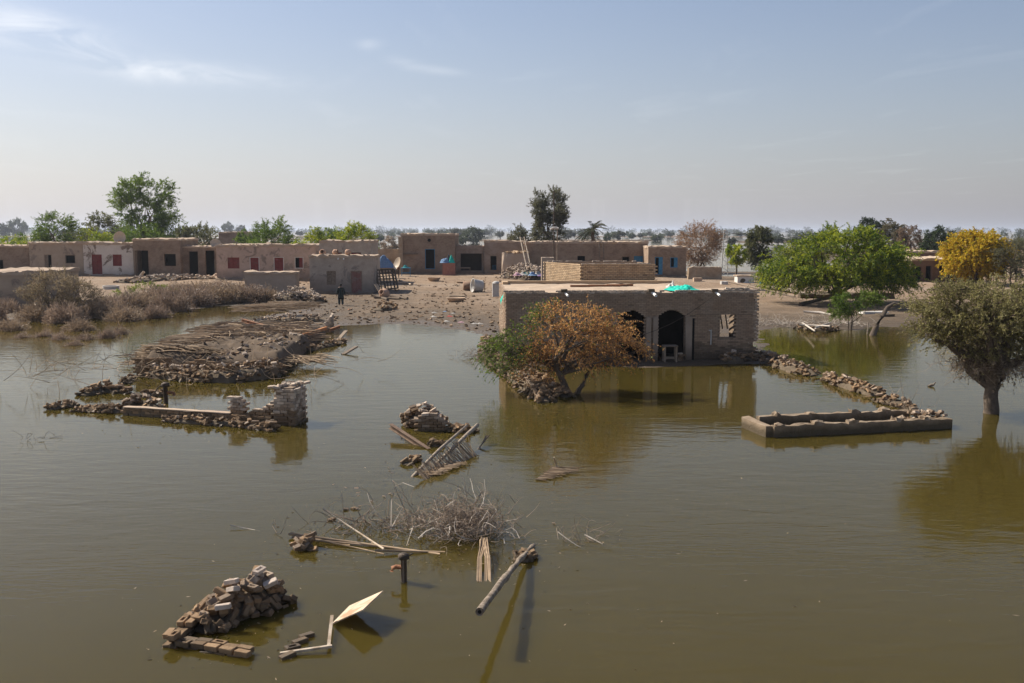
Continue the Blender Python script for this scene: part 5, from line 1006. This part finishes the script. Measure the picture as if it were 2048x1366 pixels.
for k in range(14):
    p = PG(1010+k*6, 556); a_ = Vector((p.x+random.uniform(-1, 1), p.y-1, p.z+.7)); stick('broken_timber', 'broken timber sticking out of the yard rubble heap', 'timber', [a_, a_+Vector((random.uniform(-1.6, 1.6), random.uniform(-1, .6), random.uniform(.1, .9)))], random.uniform(.05, .1), M_wood, 'timbers in the yard rubble')
CL = [mat('cloth_%s' % n, c, tuple(x*.7 for x in c), 6, .9, .2) for n, c in (('blue', (.17, .27, .42)), ('purple', (.22, .14, .30)), ('teal', (.05, .30, .30)), ('pink', (.50, .30, .34)), ('white', (.46, .43, .39)), ('red', (.45, .07, .06)), ('dark', (.05, .06, .08)))]
for k, (u, v, ci) in enumerate(((1045, 556, 4), (1056, 555, 2), (1066, 557, 0), (1076, 556, 4), (1085, 558, 1), (1092, 560, 1), (1036, 557, 3))):
    p = PG(u, v+4); cloth('clothes_bundle', 'faded clothing spread on the rubble behind the flat roof', (p.x, p.y, p.z+.55), .6, .5, .5, CL[ci], k+2, n=12)['group'] = 'clothes on the yard rubble'
# water tank block, walls and planks on the right
def boxthing(name, label, cat, u0, u1, vt, vb, d, m, jit=.02, Y=None):
    Y = Y or PG((u0+u1)/2, vb).y; a = at(u0, vb, Y); b = at(u1, vb, Y); g = gz((a.x+b.x)/2, Y); h = at(u0, vt, Y).z-g; r = thing(name, label, cat, ((a.x+b.x)/2, Y, g)); w = b.x-a.x
    rough_slab(-w/2, w/2, 0, d, -.25, h, jit, .5).build('body', m, r); return r, w, h
tk, w, h = boxthing('water_tank', 'white plastered water trough on the right bank', 'tank', 1475, 1508, 553, 566, 1.6, M_white); rough_slab(-w/2-.08, w/2+.08, -.08, 1.7, h+.01, h+.12, .03).build('rim', M_roofmud, tk); MB().lathe((-.3, -.005, .2), [(.3, 0), (0.01, .01)], 10, (math.pi/2, 0, 0)).build('outlet', M_core, tk)
boxthing('stone_block', 'grey block lying on the right bank near the white trough', 'block', 1443, 1456, 563, 569, .7, M_conc)
boxthing('clay_basin', 'square clay basin on the mud before the blue door house', 'basin', 1388, 1404, 556, 563, .8, M_clay)
bw, w, h = boxthing('field_wall', 'long crumbling brick wall beyond the blue door house', 'wall', 1376, 1443, 535, 560, .6, B3, .12, Y=113)
for k in range(30): link('brick', BM['dry'][k % 6], bw, (random.uniform(-w/2, w/2), .2, h+.02), (0, 0, random.random()*3), sc=(1.6, 1.6, 1.6))
for k in range(9):
    a_ = PG(1500+k*11, 571+k*1.2); b_ = PG(1560+k*9, 583+k*1.6); tag(MB().beam(a_+Vector((0, 0, .12)), b_+Vector((0, 0, .2)), .16, .07).build('wooden_plank', M_plank if k % 2 else M_wood), 'long pale plank lying on the right bank beneath the acacia', 'plank', 'planks under the acacia')
for k in range(2): a_ = PG(1455, 564+k); b_ = PG(1590, 594+2*k); tag(MB().tube([a_+Vector((0, 0, .1)), (a_+b_)/2+Vector((0, 0, .08)), b_+Vector((0, 0, .1))], .05, 6).build('long_pole', M_wood), 'long thin pale pole lying toward the acacia', 'pole', 'long poles on the right bank')
tag(MB().beam(PG(1520, 572)+Vector((0, 0, .3)), PG(1566, 572)+Vector((0, 0, .3)), .4, .2).build('blue_board', M_blue), 'blue board lying on planks under the acacia', 'board')
fl = PG(1600, 612); stick('fallen_branch', 'dark fallen branch lying in the acacia shade', 'branch', [fl+Vector((0, 0, .1)), fl+Vector((1.6, 1.2, .35)), fl+Vector((3.2, 1.8, .5))], [.16, .13, .06], M_bark)
stick('fallen_branch', 'pale fallen trunk lying on the dry right mud', 'branch', [PG(1608, 625)+Vector((0, 0, .08)), PG(1640, 628)+Vector((0, 0, .1)), PG(1668, 632)+Vector((0, 0, .05))], [.07, .1, .05], wh_)
for u0, u1, v, l in ((1725, 1770, 628, 'pale concrete slab on the right bank by the sapling'), (1755, 1785, 632, 'dark broken slab beside the leaning trunk')):
    a_ = PG(u0, v); b_ = PG(u1, v); tag(MB().box((a_+b_)/2+Vector((0, 0, .08)), ((b_-a_).length, .9, .18), (0, 0, .1), jit=.05).build('concrete_slab', M_conc if u0 < 1750 else M_core), l, 'slab')
boxthing('mud_bank_wall', 'low mud wall in the shade under the acacia', 'wall', 1600, 1790, 587, 598, .8, M_core, .12)
pile('brick_rubble', 'pale rubble field on the far right bank', 'rubble', None, [4, 7, 7], [.5, .9, .7], 180, 1.2, s=1.8, wpts=[PG(1975, 556), PG(2010, 556), PG(2070, 558)])
pile('brick_rubble', 'low dark rubble before the bare brick house', 'rubble', None, [2, 3, 3, 2], [.4, .7, .6, .3], 170, .9, s=1.5, wpts=[PG(240, 566), PG(300, 562), PG(370, 558), PG(432, 557)])
wl = PG(222, 578); wr = thing('well_ring', 'concrete well ring in the mud before the white house', 'ring', wl); MB().lathe((0, 0, 0), [(.75, -.2), (.78, .32), (.62, .34), (.58, -.2)], 20).build('ring', M_conc, wr)
stick('leaning_board', 'pale board leaning on rubble before the bare brick house', 'board', [PG(279, 556)+Vector((0, 0, .1)), at(288, 543, PG(279, 556).y)], [.16, .16], M_plank)
# satellite dishes
def dish(label, u, v, r, Y, tilt, m=M_dish, az=0.0):
    p = at(u, v, Y); g = p.z-r*1.25; o = thing('satellite_dish', label, 'dish', (p.x, Y, g)); prof = [(r*t, .28*r*t*t) for t in np.linspace(.02, 1, 8)]+[(r*1.02, .3*r), (r*.98, .27*r)]
    MB().lathe((0, 0, r*1.25), prof, 22, (tilt, 0, az)).build('bowl', m, o, True); MB().tube([(0, .1, -.6), (0, .1, r*1.2)], .06, 6).build('stand', M_iron, o); MB().b2(-.15, .15, -.35, -.2, r*.4, r*.75).build('mount', M_rust, o); return o
dish('tan satellite dish on the roof edge of the white house', 240.5, 475.5, .75, 122, R(82)); dish('tan satellite dish on the low shed roof', 431, 489, .66, 122, R(60), az=.5); dish('tan satellite dish standing on the ground in the yard', 797, 528, .68, 106, R(70), az=-1.0)
dp = PG(436, 555); cloth('sack_heap', 'pale sacks heaped before the pinkish house', (dp.x, dp.y, dp.z), .9, .6, .6, M_clay, 4, n=14)
# yard: rope bed on its side, bundles, tables, pots
ya = PG(772, 583); cb = thing('rope_bed', 'wooden lattice bed frame propped on its side by the grey house', 'bed', ya); Yb = ya.y; q = [at(*p_, Yb)-ya for p_ in ((750, 541), (786, 539), (796, 576), (757, 580))]; q[0].y += .9; q[1].y += .9
for k in range(4): MB().beam(q[k], q[(k+1) % 4], .13).build('frame_rail', M_bark, cb)
for k in range(1, 6): t = k/6; MB().beam(q[0].lerp(q[1], t), q[3].lerp(q[2], t), .09).build('slat', M_bark, cb)
for k in range(1, 6): t = k/6; MB().beam(q[0].lerp(q[3], t)+Vector((0, .07, 0)), q[1].lerp(q[2], t)+Vector((0, .07, 0)), .075).build('slat', M_bark, cb)
MB().beam(q[0]+Vector((.5, .3, 0)), (q[0].x+.7, 2.6, 0), .12).build('prop_leg', M_bark, cb); MB().beam(q[1]+Vector((-.2, .2, 0)), (q[1].x-.1, 2.4, 0), .12).build('prop_leg', M_bark, cb)
ps_ = PG(765, 556); o = four_leg('string_cot', 'cot behind the lattice frame piled with bedding', 'cot', (ps_.x, ps_.y, ps_.z), 2.6, 1.4, 1.2, M_wood, 0, .1); cloth('bedding', 'pale blue bedding heaped on the cot behind the lattice frame', (ps_.x+.2, ps_.y, ps_.z+1.2), 1.5, .8, 1.1, CL[0], 5, ((-.2, 0, 1), (.3, 0, .7)))
cloth('bedding', 'white bundle on top of the blue bedding', (ps_.x-.55, ps_.y-.1, ps_.z+1.75), .5, .4, .7, CL[4], 9); cloth('bedding', 'bright green cloth beside the blue bedding', (ps_.x-.95, ps_.y-.5, ps_.z+1.22), .3, .3, .5, mat('cloth_lime', (.2, .5, .08), (.15, .4, .06), 5, .9, .1), 11)
pt = PG(812, 552); four_leg('blue_table', 'small blue painted table in the yard', 'table', pt, 1.15, .8, 1.0, M_blue, .1, .06, .35, .07); cloth('pots_cloth', 'teal cloth lying on the small blue table', (pt.x, pt.y, pt.z+1.0), .45, .35, .4, CL[2], 4)
pt = PG(792, 548); four_leg('low_stool', 'dark low stool heaped with clothes beside the blue table', 'stool', pt, .9, .6, .8, M_bark, 0, .06); cloth('clothes_bundle', 'mixed clothes heaped on the dark stool', (pt.x, pt.y, pt.z+.8), .5, .35, .5, CL[3], 7)
bx, w, h = boxthing('red_chest', 'faded red chest against the tall brick house', 'chest', 885, 910, 526, 541, .9, mat('faded_red', (.30, .12, .085), (.37, .18, .13), 4, .8, .2), .01, Y=123); c0 = bx.location
cloth('clothes_bundle', 'blue clothes heaped on the faded red chest', (c0.x-.4, c0.y+.4, c0.z+h), .7, .5, .9, CL[0], 3, n=14); cloth('clothes_bundle', 'teal cloth bundle on the faded red chest', (c0.x+.3, c0.y+.4, c0.z+h), .5, .45, 1.0, M_teal, 5, n=14); cloth('clothes_bundle', 'dark cloth bundle on the faded red chest', (c0.x-.05, c0.y+.6, c0.z+h), .5, .35, 1.1, CL[6], 12, n=14)
pt = PG(938, 541); four_leg('wooden_bench', 'long wooden bench in the ruined porch', 'bench', (pt.x, 126.5, gz(pt.x, 126.5)), 2.3, .7, .9, M_wood, 0, .1)
bb, w, h = boxthing('blue_drum_box', 'blue box covered with dark cloth in the yard', 'box', 985, 1003, 530, 548, 1.0, M_blue, .02); c0 = bb.location; cloth('dark_cover', 'dark grey cloth over the blue box', (c0.x, c0.y+.45, c0.z+h), .6, .55, .35, CL[6], 2, n=14)
def bowl(label, u, v, r, h, m=M_clay, rot=(0, 0, 0), cat='bowl', name='clay_bowl', dz=0):
    p = PG(u, v); o = thing(name, label, cat, p); MB().lathe((0, 0, dz), [(0.01, .02), (r*.62, .02), (r*.8, h*.4), (r, h), (r*1.06, h), (r*1.04, h*.93), (r*.86, h*.35), (r*.66, -.04), (.01, -.04)], 18, rot).build('bowl', m, o, True); return o
bowl('wide clay bowl on the yard before the tall brick house', 868, 562, .72, .42); bowl('shallow clay bowl on the yard near the shore', 912, 603, .75, .32, M_clay); bowl('dark shallow pan behind the clay bowl near the shore', 914, 596, .7, .2, M_wood); bowl('flat pan lying in the yard', 923, 566, .6, .18)
p = PG(941, 581); dr_ = thing('wooden_drum', 'rusty brown drum lying on its side in the yard', 'drum', p); MB().lathe((0, 0, .42), [(0.01, -.7), (.42, -.7), (.45, 0), (.42, .7), (0.01, .7)], 18, (0, math.pi/2, .15)).build('body', mat('drum_brown', (.21, .125, .08), (.28, .18, .12), 5, .9, .3), dr_, True)
p = PG(955, 584); dr_ = thing('concrete_ring', 'concrete pipe ring lying with open mouth toward the shore', 'ring', p); MB().lathe((0, 0, .58), [(.55, -.45), (.60, .45), (.66, .5), (.66, .42), (.45, .40), (.40, -.4), (0.01, -.42)], 20, (0, -math.pi/2+.1, .35)).build('ring', M_conc, dr_, True)
four_leg('low_stool', 'small dark stool behind the concrete ring', 'stool', PG(965, 581), .5, .4, .75, M_bark, .3, .06)
p = PG(769, 597); jar = thing('clay_jar', 'round clay jar lying among timbers on the shore', 'jar', p); MB().lathe((0, 0, .42), [(.01, -.45), (.3, -.4), (.46, -.1), (.44, .15), (.26, .36), (.22, .45), (.27, .5), (.2, .5), (.18, .3)], 18, (1.2, 0, -.5)).build('body', mat('terracotta', (.42, .25, .16), (.5, .33, .23), 4, .9, .2), jar, True)
for a_, b_ in (((750, 598), (800, 600)), ((772, 593), (815, 600)), ((745, 592), (775, 602))): stick('timber_log', 'dark log lying beside the clay jar', 'log', [PG(*a_)+Vector((0, 0, .1)), PG(*b_)+Vector((0, 0, .15))], .11, M_bark, 'logs by the clay jar')
for a_, b_ in (((793, 560), (822, 571)), ((790, 566), (815, 568))): stick('timber_log', 'pale pole lying behind the lattice frame', 'pole', [PG(*a_)+Vector((0, 0, .1)), PG(*b_)+Vector((0, 0, .12))], .08, M_plank, 'pale poles in the yard')
tag(MB().beam(PG(752, 590)+Vector((0, 0, 1.0)), PG(762, 590)+Vector((.2, -.5, 0)), .35, .06).build('leaning_board', M_wood), 'weathered board leaning at the grey house corner', 'board')
pile('mud_clods', 'dark wet clods heaped on the shore below the clay jar', 'mud heap', None, [1.2, 2.0, 1.2], [.3, .7, .3], 40, .0, s=1.3, wpts=[PG(752, 622), PG(768, 620), PG(788, 615)])
# clods and litter over the yard: too many to count
mb = MB()
for k in range(1900):
    u, v = random.uniform(560, 1010), random.uniform(560, 655); p = PG(u, v) if k % 3 == 0 else P(u, v, .35); p.z = gz(p.x, p.y)
    if p.z < .03: continue
    s_ = .025+.16*random.random()**2.5; mb.box(p+Vector((0, 0, s_*.2)), (s_*1.3, s_, s_*.6), (random.uniform(-.4, .4), random.uniform(-.4, .4), random.random()*6), jit=s_*.22)
tag(mb.build('mud_clods', mat('clod_mud', (.17, .115, .072), (.27, .19, .125), 2, 1, .4, 10, vary='i', vr=.6)), 'small mud clods strewn over the yard', 'clods', kind='stuff')
for k, (u, v, ci) in enumerate(((855, 620, 4), (869, 626, 4), (890, 624, 0), (905, 627, 4), (867, 634, 4), (900, 633, 5), (893, 643, 4), (948, 648, 4), (960, 648, 4), (922, 645, 3), (700, 620, 5))):
    p = PG(u, v); cloth('litter', 'scrap of pale plastic litter on the muddy shore' if ci in (4, 0, 3) else 'scrap of red litter on the muddy shore', (p.x, p.y, p.z), .24, .18, .10, CL[ci] if k != 10 else mat('orange_plastic', (.7, .16, .02), (.6, .13, .02), 4, .6, 0), k+3, n=8)['group'] = 'pale litter on the shore' if ci in (4, 0, 3) else 'red litter on the shore'
for k, (u, dx_) in enumerate(((640, .8), (664, 2.0), (690, 3.2))):      # jars on the small house roof
    o = thing('clay_jar', 'terracotta pot lying on the roof of the small grey house', 'jar', (ah.x+dx_+.3, Yh+.9, gh+hh+.16), 0, 'pots on the grey house roof'); MB().lathe((0, 0, .2), [(.01, -.22), (.2, -.2), (.32, 0), (.25, .2), (.16, .26), (.19, .3)], 14, (1.2, 0, k*1.3)).build('body', MATS['terracotta'], o, True)
bd_ = P(1863, 773); du = thing('floating_stump', 'small pale bird shaped stump in the right water', 'stump', bd_); MB().tube([(-.14, 0, .0), (0, 0, .06), (.08, 0, .06), (.12, 0, .14), (.16, 0, .17)], [.04, .06, .04, .025, .018], 7).build('body', M_wood, du, True)
sb = P(1815, 822); tag(debris('dead_bush', None, None, (sb.x, sb.y+.3, .05), .6, .4, .1, 26, .8, .008, M_twig, .9), 'dead bare twigs standing behind the plinth', 'twigs')
pts = []
for (u, v, su, sv, n) in ((930, 1080, 90, 40, 130), (720, 1080, 90, 30, 120), (880, 920, 60, 30, 90), (480, 1260, 100, 50, 110), (1020, 1120, 40, 25, 50), (420, 860, 150, 14, 120), (1100, 820, 50, 20, 80), (1300, 1150, 400, 120, 60)):
    for k in range(n): pts.append(P(random.gauss(u, su), random.gauss(v, sv), .006))
A = np.array([list(p_) for p_ in pts]); an = rng.random(len(A))*6.28; V, F = leaves(A, np.stack([np.cos(an), np.sin(an), an*0], 1), .03+.09*rng.random(len(A))**2, .008+.012*rng.random(len(A))); tag(link('floating_straw', np_mesh('floating_straw', V, F, M_reed)), 'specks of straw and chaff floating on the murky water', 'straw', kind='stuff')
# ---------------------------------------------------------------- the man
def man():
    p = PG(682, 611); r = thing('person', 'man in dark green long tunic and trousers walking toward the grey house', 'person', p, R(8))
    bm_skin = mat('skin', (.16, .09, .06), (.19, .11, .07), 6, .7, 0); V = []; Ed = []; Rd = []
    def v(x, y, z, rr, pa=None):
        V.append((x, y, z)); Rd.append(rr); i = len(V)-1
        if pa is not None: Ed.append((pa, i))
        return i
    pel = v(0, 0, .95, .15); ch = v(0, .02, 1.22, .16, pel); nk0 = v(0, .02, 1.44, .11, ch); nk = v(0, .03, 1.52, .055, nk0); hd = v(0, .05, 1.63, .095, nk); v(0, .055, 1.70, .085, hd)
    for s_ in (-1, 1):
        hp = v(s_*.10, 0, .90, .10, pel); kn = v(s_*.12, .05*s_, .50, .07, hp); an = v(s_*.13, -.05*s_, .09, .045, kn); v(s_*.15, .14-.05*s_, .04, .035, an)
        sh = v(s_*.19, .02, 1.41, .07, nk0); el = v(s_*.27, -.02, 1.14, .052, sh); wr_ = v(s_*.33, .06, .90, .036, el); pm = v(s_*.34, .08, .83, .035, wr_)
        for f in range(4): a0 = v(s_*.34+(f-1.5)*.006, .055+f*.018, .77, .011, pm); v(s_*.33, .06+f*.018, .73-(.008 if f in (0, 3) else 0), .009, a0)
        a0 = v(s_*.325, .12, .80, .011, pm); v(s_*.32, .135, .765, .009, a0)
    me = bpy.data.meshes.new('body'); me.from_pydata(V, Ed, []); me.update(); o = link('body', me, r); me.materials.append(bm_skin)
    sk = o.modifiers.new('skin', 'SKIN')
    for i, d in enumerate(me.skin_vertices[0].data): d.radius = (Rd[i], Rd[i]); d.use_root = (i == 0)
    o.modifiers.new('sub', 'SUBSURF').levels = 1
    for m_ in o.modifiers:
        if m_.type == 'SUBSURF': m_.render_levels = 1
    G = mat('tunic_cloth', (.022, .032, .030), (.036, .046, .042), 9, .95, .3)
    def rings(lst, n=14): return [[Vector((cx+rx*math.cos(2*math.pi*k/n)*(1+.05*math.sin(5*k)), cy+ry*math.sin(2*math.pi*k/n)*(1+.05*math.sin(3*k)), z)) for k in range(n)] for cx, cy, rx, ry, z in lst]
    MB().loft(rings([(0, 0, .26, .17, .52), (0, 0, .24, .165, .75), (0, .0, .215, .15, .98), (0, .01, .20, .14, 1.15), (0, .02, .22, .145, 1.32), (0, .02, .20, .12, 1.43), (0, .025, .10, .09, 1.49)])).build('tunic', G, r, True)
    for s_ in (-1, 1):
        MB().tube([(s_*.17, .02, 1.42), (s_*.23, .0, 1.27), (s_*.275, -.02, 1.12), (s_*.31, .03, .99), (s_*.325, .05, .93)], [.085, .085, .075, .07, .068], 10).build('sleeve', G, r, True)
        MB().tube([(s_*.10, 0, .80), (s_*.12, .05*s_, .50), (s_*.13, -.02*s_, .25), (s_*.13, -.05*s_, .11)], [.12, .11, .095, .085], 10).build('trouser_leg', mat('trouser_cloth', (.022, .032, .036), (.034, .044, .046), 9, .95, .3), r, True)
    MB().lathe((0, .04, 1.66), [(.103, -.06), (.108, 0), (.095, .06), (.06, .095), (.005, .108)], 14).build('hair', mat('black_hair', (.012, .01, .01), (.02, .017, .015), 20, .8, .2), r, True)
man()
# ---------------------------------------------------------------- air
hz = MB(); hz.b2(-15500, 15500, -15500, 15500, -2.6, 34)
m = bpy.data.materials.new('haze_air'); m.use_nodes = True; nt = m.node_tree; nt.nodes.clear(); out = N(nt, 'ShaderNodeOutputMaterial')
pv = N(nt, 'ShaderNodeVolumePrincipled', {'Color': (.80, .87, 1.0, 1), 'Density': .00015, 'Anisotropy': .25}); nt.links.new(pv.outputs[0], out.inputs['Volume'])
ho = hz.build('haze', m); ho['kind'] = 'stuff'; ho['label'] = 'thin pale haze hanging over the flooded plain'; ho['category'] = 'haze'; ho.display_type = 'WIRE'
